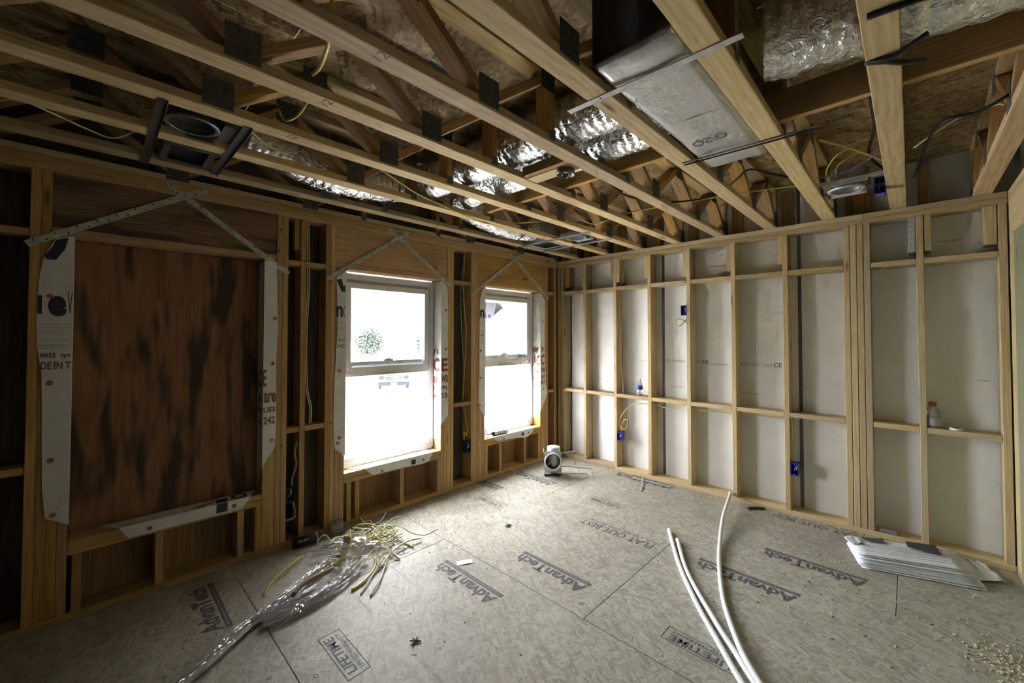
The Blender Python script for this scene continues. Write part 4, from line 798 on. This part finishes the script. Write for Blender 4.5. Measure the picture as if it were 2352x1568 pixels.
# ------------------------------------------------------------------ things on the sills, blocks and floor
def bottle(label, c, prof, parts, mat):
    r = root('bottle', label, 'bottle', c)
    MB().lathe(c, (0, 0, 1), prof, 24).obj('body', r, mat, True)
    for nm, pf, m in parts: MB().lathe(c, (0, 0, 1), pf, 24).obj(nm, r, m, True)
    return r
bottle('clear water bottle with a blue band on the blocking in the third bay', (1.090, 0.040, 0.8522), [(0.0, 0.026), (0.004, 0.031), (0.05, 0.031), (0.06, 0.0295), (0.10, 0.031), (0.128, 0.027), (0.150, 0.014), (0.165, 0.0125)],
       [('label_band', [(0.066, 0.0302), (0.067, 0.0318), (0.104, 0.0318), (0.105, 0.0302)], 'blue'), ('cap', [(0.164, 0.0145), (0.180, 0.0145), (0.181, 0.012)], 'label')], 'petclear')
bottle('clear jug-shaped bottle with a red cap on the blocking in the last bay', (3.302, 0.044, 0.8522), [(0.0, 0.030), (0.005, 0.036), (0.075, 0.036), (0.085, 0.033), (0.095, 0.036), (0.125, 0.033), (0.148, 0.018), (0.155, 0.017)],
       [('label_band', [(0.018, 0.0355), (0.019, 0.0368), (0.070, 0.0368), (0.071, 0.0355)], 'greyc'), ('cap', [(0.154, 0.0205), (0.178, 0.0205), (0.180, 0.018)], 'red')], 'petclear')
r = root('tape_roll', 'small flat tape roll lying on the blocking in the last bay', 'tape roll', (3.41, 0.04, 0.8522))
MB().lathe((3.413, 0.040, 0.8525), (0, 0, 1), [(0, 0.034), (0.016, 0.034), (0.016, 0.022), (0, 0.022), (0, 0.034)], 26, False).obj('roll', r, 'label', True); MB().lathe((3.413, 0.040, 0.8525), (0, 0, 1), [(0.0002, 0.022), (0.0164, 0.022), (0.0164, 0.019), (0.0002, 0.019)], 26, False).obj('core', r, 'black', True)
r = root('caulk_tube', 'white caulk tube with a black nozzle lying on the sill', 'caulk tube', (-0.035, -0.95, 0.445))
MB().lathe((-0.045, -1.065, 0.446), (0.06, 1, 0.0), [(0, 0.020), (0.003, 0.024), (0.20, 0.024), (0.202, 0.020)], 20).obj('cartridge', r, 'label', True)
MB().lathe((-0.045, -1.065, 0.446), (0.06, 1, 0.0), [(-0.02, 0.013), (-0.004, 0.0245), (0.0005, 0.0248)], 20).obj('end_cap', r, 'black', True)
MB().lathe((-0.047, -1.085, 0.446), (-0.06, -1, -0.10), [(0, 0.008), (0.07, 0.0035)], 10).obj('nozzle', r, 'black', True)
for k in range(5): MB().lathe((-0.045, -1.065, 0.446), (0.06, 1, 0.0), [(0.05 + k * 0.026, 0.0241), (0.0505 + k * 0.026, 0.0246), (0.060 + k * 0.026, 0.0246), (0.0605 + k * 0.026, 0.0241)], 20, False).obj('print_band', r, 'inksoft' if k % 2 else 'inkfine', True)

# recessed light kit lying by the corner
r = root('recessed_light', 'loose galvanized recessed light kit standing on the floor by the corner', 'light fixture', (0.45, -0.60, 0))
dirv = Vector((0.72, -0.69, 0)).normalized(); sd = Vector((0.69, 0.72, 0)); c0 = Vector((0.455, -0.665, 0.0))
def P3(u, v, z): return c0 + sd * u + dirv * v + Vector((0, 0, z))
b = MB(); N = 40                                          # face plate with a round hole
for vv in (0.0, -0.004):
    for i in range(N):
        a_ = 2 * math.pi * i / N; ca, sa = math.cos(a_), math.sin(a_); b.v.append(tuple(P3(0.078 * ca, vv, 0.165 + 0.078 * sa)))
    for i in range(N):
        a_ = 2 * math.pi * i / N; ca, sa = math.cos(a_), math.sin(a_); k_ = min(0.092 / max(abs(ca), 1e-6), (0.105 if sa > 0 else 0.120) / max(abs(sa), 1e-6)); b.v.append(tuple(P3(k_ * ca, vv, 0.165 + k_ * sa)))
for i in range(N):
    j = (i + 1) % N
    b.f += [(i, j, N + j, N + i), (2 * N + i, 3 * N + i, 3 * N + j, 2 * N + j), (N + i, N + j, 3 * N + j, 3 * N + i)]
b.obj('face_plate', r, 'galv')
MB().lathe(P3(0, 0.0, 0.165), tuple(dirv), [(0.0, 0.080), (0.004, 0.094), (0.022, 0.094), (0.022, 0.080), (0.002, 0.078)], 40, False).obj('trim_ring', r, 'vinyl', True)
MB().lathe(P3(0, 0.002, 0.165), tuple(-dirv), [(-0.008, 0.079), (0.12, 0.079), (0.121, 0.0)], 36, False).obj('can', r, 'steel_dark', True)
MB().tube(spline([P3(-0.05, -0.01, 0.115), P3(-0.02, -0.01, 0.150), P3(0.02, -0.005, 0.142), P3(0.05, -0.01, 0.128)], 6), 0.003, 6).obj('wire', r, 'label', True); MB().lathe(P3(-0.02, -0.02, 0.12), tuple(dirv), [(0, 0.014), (0.02, 0.012)], 10).obj('socket', r, 'black', True)
MB().lathe(P3(0.02, -0.10, 0.10), (0, 0, 1), [(0, 0.072), (0.19, 0.072), (0.193, 0.070), (0.194, 0.0)], 32, False).obj('rear_can', r, 'galv', True)
text('HALO', r, P3(-0.05, 0.002, 0.062), tuple(sd), (0, 0, 1), 0.025, 0.09, 'label', bold=0.02)
MB().tube([P3(-0.09, -0.02, 0.02), P3(0.08, -0.02, 0.02)], 0.016, 10).obj('foot', r, 'black', True)
for (u, v, z, u2, v2, z2) in ((0.08, -0.02, 0.240, 0.30, -0.13, 0.24), (0.085, 0.0, 0.115, 0.42, -0.02, 0.075), (0.03, 0.01, 0.045, 0.36, 0.04, 0.040), (-0.095, 0.0, 0.04, -0.12, 0.01, 0.012), (-0.095, 0, 0.25, -0.105, 0.02, 0.30), (0.09, -0.06, 0.17, 0.26, -0.16, 0.13)):
    MB().tube([P3(u, v, z), P3(u2, v2, z2), P3(u2 + 0.01, v2 + 0.01, max(0.006, z2 - 0.05))], 0.0052, 6).obj('hanger_rod', r, 'galv', True)
r = root('metal_bracket', 'small grey T-shaped steel bracket lying on the floor by the far wall', 'bracket', (1.3, -0.12, 0))
beam('long_bar', r, (1.10, -0.125, 0.012), (1.48, -0.115, 0.012), 0.016, 0.010, 'galv', side=(0, 1, 0), bev=0.001); beam('cross_bar', r, (1.16, -0.05, 0.022), (1.315, -0.385, 0.006), 0.012, 0.006, 'galv', side=(1, 0, 0), bev=0.001)
beam('hook', r, (1.16, -0.10, 0.01), (1.16, -0.10, 0.045), 0.012, 0.006, 'galv', side=(0, 1, 0), bev=0.001); beam('end_tab', r, (1.47, -0.13, 0.008), (1.50, -0.09, 0.03), 0.012, 0.006, 'galv', side=(1, 0, 0), bev=0.001)

# three white pipes
def pipe(pts, label): return cable('water_pipe', pts, 0.0135, 'pex', label, 'white plastic pipes on the floor', 'pipe', 10, None, 14)
zp = 0.014
pipe([(1.851, -0.999, zp), (2.098, -1.42, zp), (2.324, -1.739, zp), (2.508, -1.963, zp), (2.649, -2.132, zp), (2.95, -2.46, zp)], 'left of the two long white plastic pipes lying side by side')
pipe([(1.959, -1.107, zp), (2.176, -1.479, zp), (2.441, -1.812, zp), (2.593, -1.985, zp), (2.693, -2.099, zp), (3.02, -2.44, zp)], 'right of the two long white plastic pipes lying side by side')
pipe([(1.985, 0.012, 0.055), (2.02, -0.10, 0.075), (2.10, -0.55, 0.05), (2.20, -0.95, 0.02), (2.290, -1.25, zp), (2.425, -1.610, zp), (2.57, -1.900, 0.030), (2.665, -2.06, 0.046), (2.80, -2.22, 0.046), (3.05, -2.5, 0.046)], 'curved white plastic pipe rising to the far wall plate')

# stack of drawings
r = root('paper_stack', 'fanned stack of white drawing sheets on the floor by the right wall', 'paper', (3.15, -0.2, 0))
def sheetq(a, b_, c, d, z, name, amp=0.012, n=10, mat='paper', sd=0.0):
    vs, fs = [], []
    for i in range(n + 1):
        for j in range(n + 1):
            u, v = i / n, j / n
            p = Vector((*a, 0)).lerp(Vector((*b_, 0)), u).lerp(Vector((*d, 0)).lerp(Vector((*c, 0)), u), v)
            p.z = z + amp * abs(noise.noise(Vector((u * 2.3 + sd, v * 3.1, sd))))
            vs.append(tuple(p))
    for i in range(n):
        for j in range(n): fs.append((i * (n + 1) + j, (i + 1) * (n + 1) + j, (i + 1) * (n + 1) + j + 1, i * (n + 1) + j + 1))
    return meshobj(name, r, vs, fs, mat, True, solid=0.0008)
for k in range(15):
    f = k / 14; q = random.uniform(-0.010, 0.010); q2 = random.uniform(-0.012, 0.012)
    def L2(a, c): return (a[0] + (c[0] - a[0]) * f + q, a[1] + (c[1] - a[1]) * f + q2)
    sheetq(L2((2.86, -0.34), (2.85, -0.27)), L2((2.945, -0.615), (2.935, -0.53)), L2((3.495, -0.425), (3.44, -0.325)), L2((3.43, -0.07), (3.385, -0.035)), 0.003 + k * 0.0036, 'sheet', 0.008, 10, 'paper', k * 1.7)
sheetq((2.83, -0.33), (2.88, -0.42), (2.95, -0.36), (2.90, -0.26), 0.058, 'folded_corner', 0.03, 8, 'paper', 91.0)
sheetq((3.40, -0.06), (3.42, -0.36), (3.585, -0.235), (3.51, -0.03), 0.012, 'curled_sheet', 0.045, 10, 'paper', 44.0)
zs = 0.0675
MB().poly([(3.151, -0.128, zs), (3.163, -0.224, zs), (3.326, -0.211, zs), (3.297, -0.060, zs)]).obj('drawing_photo', r, 'ink'); MB().poly([(2.918, -0.269, zs), (2.944, -0.305, zs), (3.05, -0.26, zs), (3.04, -0.185, zs)]).obj('drawing_photo', r, 'inksoft')
for k in range(12):
    x = 3.0 + 0.06 * (k % 6); y = -0.315 - 0.05 * (k // 6) + 0.018 * (k % 6)
    text(['PLAN', 'A-101', 'NOTES', 'UNIT B', 'DETAIL', 'SECTION', 'ELEV', 'SHEET', 'SCALE', 'FLOOR', 'ROOF', 'TYPE'][k], r, (x, y, zs), (0.95, 0.35, 0), (-0.35, 0.95, 0), 0.011, 0.045, 'inksoft')
for k in range(5): beam('drawing_line', r, (2.96, -0.34 - 0.036 * k, zs + 0.0), (3.42, -0.145 - 0.036 * k, zs + 0.0), 0.0028, 0.0006, 'inksoft', side=(0, 1, 0), bev=0)
r = root('packaging', 'crushed clear packaging box on the plate in the bay beside the papers', 'packaging', (3.05, 0.045, T1))
rbox((3.01, 0.012, T1 + 0.001), (3.115, 0.060, T1 + 0.028), 0.006, 2, 'shell', r, 'petclear'); board('card_insert', r, (3.025, 0.018, T1 + 0.004), (3.10, 0.052, T1 + 0.010), 'greyc', 'x')
tag(MB().tube(spline([(2.175, -0.13, 0.010), (2.215, -0.085, 0.013), (2.275, -0.035, 0.010)], 6), 0.010, 8).obj('plastic_offcut', None, 'black', True), 'small black plastic offcut on the floor by the curved white pipe', 'offcut')
r = root('paper_slip', 'narrow white paper slip lying on the floor beside the print', 'paper slip', (1.07, -2.36, 0.001))
meshobj('slip', r, [(1.018, -2.399, .002), (1.074, -2.307, .004), (1.108, -2.330, .003), (1.064, -2.423, .001), (1.046, -2.353, .006), (1.087, -2.378, .005)], [(0, 3, 5, 4), (4, 5, 2, 1)], 'paper', solid=0.0006)
# spray can and crushed bottle by the wall
r = root('spray_can', 'black can with white markings lying on the floor against the window wall', 'can', (0.10, -3.05, 0.04))
MB().lathe((0.075, -3.10, 0.036), (0.05, 1, 0.0), [(0, 0.028), (0.004, 0.034), (0.15, 0.034), (0.165, 0.026), (0.185, 0.024)], 24).obj('body', r, 'black', True)
MB().lathe((0.075, -3.10, 0.036), (0.05, 1, 0.0), [(0.148, 0.0345), (0.152, 0.0355), (0.156, 0.0345)], 24, False).obj('rim', r, 'galv', True)
for k in range(4): MB().box((0.106, -3.075 + k * 0.018, 0.050), (0.112, -3.066 + k * 0.018, 0.060)).obj('marking', r, 'label')
r = root('plastic_cup', 'crumpled clear plastic cup lying against the window wall plate', 'cup', (0.06, -2.77, 0.03))
def rfc(i, j): return 0.036 + 0.006 * math.sin(j * 1.9 + i) + 0.004 * i
MB().tube([(0.035, -2.82, 0.040), (0.045, -2.795, 0.042), (0.055, -2.77, 0.044), (0.062, -2.745, 0.046)], 0.04, 16, True, rfc).obj('cup_body', r, 'petclear', True); MB().lathe((0.062, -2.745, 0.046), (0.3, 1, 0.05), [(0, 0.05), (0.004, 0.052), (0.006, 0.046)], 18, False).obj('cup_rim', r, 'petclear', True)

# cable offcuts
SC = 'cable offcuts in the pile'
def scrap(pts, mat, label, r_=0.0045, name='cable_offcut'): return cable(name, pts, r_, mat, label, SC, 'cable offcut', 7, None, 6)
scrap([(0.255, -3.10, 0.02), (0.33, -3.19, 0.035), (0.42, -3.32, 0.02), (0.51, -3.397, 0.006)], 'yellow', 'long yellow cable offcut curving away left of the pile', 0.006)
scrap([(0.16, -2.71, 0.05), (0.34, -2.56, 0.03), (0.52, -2.52, 0.012), (0.66, -2.50, 0.007)], 'cream', 'straight cream cable offcut pointing away from the pile at the print', 0.006)
scrap([(0.74, -2.80, 0.012), (0.64, -2.66, 0.022), (0.60, -2.52, 0.03), (0.613, -2.405, 0.02)], 'cream', 'cream cable offcut crossing over the straight one', 0.006)
scrap([(0.83, -3.02, 0.008), (0.80, -2.93, 0.012), (0.72, -2.82, 0.02), (0.60, -2.76, 0.03)], 'yellow', 'thick yellow cable offcut at the near edge of the pile', 0.008)
scrap([(0.96, -2.97, 0.006), (0.90, -2.90, 0.02), (0.84, -2.84, 0.012), (0.72, -2.74, 0.02)], 'greyc', 'brown-grey offcut with a stripped end nearest the viewer', 0.006)
scrap([(0.90, -3.0, 0.006), (0.84, -2.93, 0.014), (0.76, -2.84, 0.015), (0.66, -2.72, 0.025)], 'greyc', 'grey stripped offcut beside the thick yellow one', 0.005)
scrap([(0.30, -2.98, 0.06), (0.36, -2.85, 0.07), (0.47, -2.73, 0.04), (0.50, -2.66, 0.03)], 'purple', 'purple cable offcut poking out of the pile', 0.005)
for i in range(58):
    cx = random.gauss(0.40, 0.17); cy = random.gauss(-2.78, 0.13); a = random.uniform(0, 6.28); L = random.uniform(0.12, 0.40); pts = []
    cx = min(max(cx, 0.18), 0.72)
    kz = random.uniform(-3.0, 3.0); z0 = random.uniform(0.008, 0.075)
    for k in range(5):
        t_ = k / 4 - 0.5; aa = a + kz * t_
        pts.append((max(0.03, cx + L * t_ * math.cos(aa)), cy + L * t_ * math.sin(aa), max(0.006, z0 + 0.02 * math.sin(k * 1.7 + i))))
    m = ['yellow', 'cream', 'greyc', 'yellow', 'greyc', 'cream'][i % 6]
    scrap(pts, m, {'yellow': 'yellow cable offcut tangled in the pile by the window wall', 'cream': 'cream cable offcut tangled in the pile by the window wall', 'greyc': 'grey stripped wire offcut tangled in the pile by the window wall'}[m], random.choice((0.003, 0.004, 0.005)))
cd = root('cardboard_scrap', 'small brown cardboard scrap standing in the cable pile', 'cardboard', (0.40, -2.86, 0.05)); beam('piece', cd, (0.40, -2.875, 0.03), (0.405, -2.86, 0.12), 0.045, 0.003, 'cardboard', side=(0.7, 0.7, 0), bev=0)
cd = root('cardboard_scrap', 'curled brown paper scrap lying on the clear plastic film', 'cardboard', (0.62, -3.2, 0.04)); MB().tube(spline([(0.70, -3.30, 0.045), (0.66, -3.22, 0.065), (0.62, -3.10, 0.055), (0.60, -3.04, 0.05)], 6), 0.018, 8, True, lambda i, j: 0.018 * (0.55 + 0.5 * abs(math.cos(j * 0.8)))).obj('piece', cd, 'cardboard', True)
# clear plastic film
pf = root('plastic_film', 'long crumpled clear plastic film trailing from the pile toward the viewer', 'plastic film', (0.7, -3.3, 0))
def ribbon(pts, w0, w1, folds, hgt, sd, name):
    P = spline(pts, 12); n = len(P); K = 40; vs, fs = [], []
    for i, p in enumerate(P):
        tg = (P[min(i + 1, n - 1)] - P[max(i - 1, 0)]).normalized(); sd_ = Vector((-tg.y, tg.x, 0)).normalized(); w = w0 + (w1 - w0) * i / (n - 1)
        for k in range(K + 1):
            u = k / K - 0.5; f = 1 - 2 * abs(math.sin(u * folds * 3.14 + 0.10 * i + sd)) ** 0.7 + 0.8 * noise.noise(Vector((u * 8, i * 0.22, sd)))
            vs.append(tuple(p + sd_ * (w * u * (1 + 0.25 * noise.noise(Vector((i * .2, u * 3, sd + 9))))) + Vector((0, 0, max(0.002 - p.z, hgt * (0.55 + 0.5 * f) * (1 - abs(u) * 1.2))))))
    for i in range(n - 1):
        for k in range(K): fs.append((i * (K + 1) + k, (i + 1) * (K + 1) + k, (i + 1) * (K + 1) + k + 1, i * (K + 1) + k + 1))
    return meshobj(name, pf, vs, fs, 'film', True)
trail = [(0.98, -3.86, 0.006), (0.84, -3.66, 0.01), (0.745, -3.53, 0.012), (0.70, -3.42, 0.014), (0.62, -3.28, 0.014), (0.52, -3.12, 0.014), (0.46, -3.0, 0.018)]
ribbon(trail, 0.055, 0.11, 4.0, 0.030, 1.0, 'twisted_strip'); ribbon([(p[0] + 0.016, p[1] + 0.010, p[2] + 0.008) for p in trail[:5]], 0.035, 0.05, 3.0, 0.034, 4.2, 'twisted_strip')
ribbon([(0.79, -3.47, 0.012), (0.81, -3.32, 0.016), (0.78, -3.15, 0.016), (0.70, -3.00, 0.018), (0.61, -2.89, 0.03)], 0.05, 0.12, 4.0, 0.034, 7.7, 'spread_strip')
ribbon([(0.74, -3.40, 0.014), (0.72, -3.25, 0.014), (0.70, -3.10, 0.014)], 0.10, 0.16, 3.0, 0.012, 12.0, 'spread_strip')
ribbon([(0.33, -3.06, 0.03), (0.38, -2.98, 0.035), (0.44, -2.92, 0.04)], 0.05, 0.07, 1.6, 0.03, 3.3, 'loose_corner'); ribbon([(0.20, -2.98, 0.02), (0.24, -2.92, 0.03), (0.27, -2.86, 0.03)], 0.08, 0.04, 1.2, 0.03, 6.3, 'loose_corner')
for pts, w in (([(0.80, -3.44, 0.01), (0.86, -3.42, 0.03), (0.90, -3.36, 0.06), (0.86, -3.32, 0.08), (0.80, -3.36, 0.05), (0.77, -3.42, 0.02)], 0.05), ([(0.60, -2.90, 0.03), (0.56, -2.86, 0.10), (0.52, -2.82, 0.14), (0.50, -2.79, 0.10), (0.55, -2.82, 0.05), (0.60, -2.87, 0.03)], 0.08),
               ([(0.60, -2.90, 0.03), (0.60, -2.82, 0.09), (0.60, -2.76, 0.12), (0.63, -2.76, 0.07), (0.63, -2.84, 0.03)], 0.06), ([(0.55, -2.92, 0.03), (0.50, -2.94, 0.10), (0.46, -2.94, 0.13), (0.44, -2.90, 0.09), (0.52, -2.88, 0.04)], 0.06)):
    P = spline(pts, 8); vs, fs = [], []; n = len(P); K = 6
    for i, p in enumerate(P):
        for k in range(K + 1):
            u = k / K - 0.5; vs.append(tuple(p + Vector((0.72, 0.69, 0)) * (w * u) + Vector((0.5, -0.5, 0.4)) * (0.010 * noise.noise(Vector((i * .5, k * .8, w * 50))))))
    for i in range(n - 1):
        for k in range(K): fs.append((i * (K + 1) + k, (i + 1) * (K + 1) + k, (i + 1) * (K + 1) + k + 1, i * (K + 1) + k + 1))
    meshobj('curled_loop', pf, vs, fs, 'film', True)
# sawdust and chips
def chips(name, label, spots, sz):
    b = MB()
    for x, y in spots:
        a = random.uniform(0, 6.28); L = random.uniform(sz * 0.6, sz * 1.6); w = sz * 0.5; z = 0.0012; ca, sa = math.cos(a), math.sin(a); k = len(b.v)
        b.v += [(x - ca * L, y - sa * L, z), (x + sa * w, y - ca * w, z + 0.001), (x + ca * L, y + sa * L, z), (x - sa * w, y + ca * w, z + 0.001), (x, y, z + sz * 0.6)]
        b.f += [(k, k + 1, k + 4), (k + 1, k + 2, k + 4), (k + 2, k + 3, k + 4), (k + 3, k, k + 4)]
    tag(b.obj(name, None, 'sawdust'), label, 'sawdust', kind='stuff')
sp = []
for i in range(1500):
    t_ = random.random(); sp.append((0.9 + 2.1 * t_, -abs(random.gauss(0.0, 0.05)) - 0.004))
sp += [(random.gauss(1.93, 0.09), -abs(random.gauss(0.08, 0.10))) for _ in range(500)]
sp += [(random.gauss(2.0 + 0.0 * i, 0.1) + 0.05, random.uniform(-1.0, -0.1)) for i in range(140)]
chips('sawdust', 'pale sawdust and chips strewn along the far wall plate', sp, 0.0042)
chips('sawdust', 'pale wood chips scattered on the floor at lower right', [(random.gauss(3.50, 0.08), random.gauss(-1.18, 0.10)) for _ in range(160)] + [(random.uniform(2.4, 3.5), random.uniform(-1.6, -0.3)) for _ in range(90)], 0.0085)
chips('sawdust', 'crumbs of insulation under the cable pile', [(random.gauss(0.50, 0.10), random.gauss(-2.62, 0.10)) for _ in range(500)], 0.0040)
b = MB()
for i in range(170):
    x = random.uniform(0.15, 3.55); y = random.uniform(-4.2, -0.1); s = random.uniform(0.002, 0.005); b.lathe((x, y, 0.0), (0, 0, 1), [(0, s), (s * 0.5, s * 0.7)], 5)
tag(b.obj('debris', None, 'hole'), 'dark specks of dirt scattered across the floor', 'debris', kind='stuff')
for lab, x, y, in (('dark splintered scrap on the floor in front of the middle window', 0.90, -1.80), ('dark splintered scrap on the floor near the framed print', 1.43, -2.98)):
    r = root('debris_scrap', lab, 'scrap', (x, y, 0)); 
    for k in range(6): beam('splinter', r, (x + random.uniform(-.03, .03), y + random.uniform(-.025, .025), 0.004), (x + random.uniform(-.03, .03), y + random.uniform(-.025, .025), 0.009), 0.006, 0.002, 'black', side=(0, 0.2, 1), bev=0)

# ------------------------------------------------------------------ outdoors
g = meshobj('ground', None, [(-90, -60, -2.2), (-0.4, -60, -2.2), (-0.4, 70, -2.2), (-90, 70, -2.2)], [(0, 1, 2, 3)], 'ground'); tag(g, 'pale sandy ground outside the windows', 'ground', kind='structure')
nb = root('neighbor_wing', 'cream board-and-batten wing of the house outside the window nearest the far wall', 'building', (-2, 1.6, -2.2))
board('siding_wall', nb, (-3.4, 1.55, -2.2), (-0.3, 1.75, 4.5), 'siding', 'z', 0)
for k in range(9): board('batten', nb, (-3.38 + k * 0.36, 1.53, -2.2), (-3.34 + k * 0.36, 1.55, 4.5), 'siding', 'z', 0)
board('corner_trim', nb, (-3.45, 1.52, -2.2), (-3.36, 1.78, 4.5), 'vinyl', 'z', 0)
tr = root('pickup_truck', 'pale pickup truck parked far outside the middle window', 'truck', (-22.19, 10.36, -2.2)); tv = Vector((0.87, -0.49, 0)).normalized(); ts = Vector((0.49, 0.87, 0)); tc = Vector((-22.19, 10.36, -2.2))
def tbox(n, u0, u1, v0, v1, z0, z1, mat, taper=0.0, parent=tr):
    b = MB(); pts = []
    for z, tp in ((z0, 0), (z1, taper)):
        for u, v in ((u0 + tp * .4, v0 + tp), (u1 - tp * .4, v0 + tp), (u1 - tp * .4, v1 - tp), (u0 + tp * .4, v1 - tp)): pts.append(tuple(tc + ts * u + tv * v + Vector((0, 0, z))))
    b.v = pts; b.f = [(0, 3, 2, 1), (4, 5, 6, 7), (0, 1, 5, 4), (1, 2, 6, 5), (2, 3, 7, 6), (3, 0, 4, 7)]
    return b.obj(n, parent, mat)
tbox('body', -1.0, 1.0, -5.4, 0, 0.45, 1.12, 'carpaint', 0.03); tbox('cab', -0.92, 0.92, -3.4, -1.3, 1.12, 1.9, 'carpaint', 0.25); tbox('windshield', -0.80, 0.80, -1.42, -1.30, 1.16, 1.80, 'carglass', 0.02)
gr = tbox('grille', -0.62, 0.62, -0.02, 0.05, 0.62, 1.0, 'chrome')
for k in range(3): tbox('grille_bar', -0.60, 0.60, 0.05, 0.08, 0.66 + k * 0.12, 0.71 + k * 0.12, 'carpaint', 0.0, gr)
tbox('bumper', -1.02, 1.02, -0.05, 0.18, 0.32, 0.56, 'chrome', 0.03); tbox('license_plate', -0.2, 0.2, 0.18, 0.19, 0.36, 0.50, 'carpaint')
for s in (-1, 1):
    tbox('headlight', s * 0.82 - 0.16, s * 0.82 + 0.16, -0.02, 0.04, 0.72, 0.98, 'carglass'); tbox('mirror', s * 1.12 - 0.1, s * 1.12 + 0.1, -1.5, -1.42, 1.2, 1.42, 'chrome')
    for v in (-1.0, -4.3): MB().lathe(tc + ts * (s * 0.95 - 0.11) + tv * v + Vector((0, 0, 0.4)), tuple(ts), [(0, 0.36), (0.02, 0.4), (0.2, 0.4), (0.22, 0.36)], 20).obj('wheel', tr, 'tyre', True)
TG = 'trees far outside the windows'
for i, (u, dist, h, w) in enumerate(((-0.895, 60, 4.6, 2.6), (-0.823, 44, 4.6, 2.2), (-0.925, 70, 5.5, 3.4))):
    dx, dy = u, math.sqrt(1 - u * u); bx_, by_ = 3.2 + dx * dist, -4.1 + dy * dist
    r = root('distant_tree', ['pale leafy tree far outside the left half of the middle window', 'pale leafy tree far outside the right half of the middle window', 'pale bushy tree far outside the left edge of the middle window'][i], 'tree', (bx_, by_, -2.2), TG)
    MB().tube([(bx_, by_, -2.2), (bx_ + .1, by_, h * .4 - 2.2), (bx_, by_ + .1, h * .75 - 2.2)], 0.16, 8, True, lambda a, j: 0.2 - 0.05 * a).obj('trunk', r, 'bark', True)
    b = MB()
    for k in range(1400):
        v = Vector((random.gauss(0, 1), random.gauss(0, 1), random.gauss(0, 1))).normalized() * (random.random() ** 0.4); p = Vector((bx_, by_, -2.2 + h * 0.62)) + Vector((v.x * w * .75, v.y * w * .75, v.z * h * 0.42))
        a = Vector((random.uniform(-1, 1), random.uniform(-1, 1), random.uniform(-1, 1))).normalized() * 0.16; c = a.orthogonal().normalized() * 0.09
        b.poly([p - a, p + c, p + a, p - c])
    tag(b.obj('foliage', r, 'leaf'), kind='stuff')
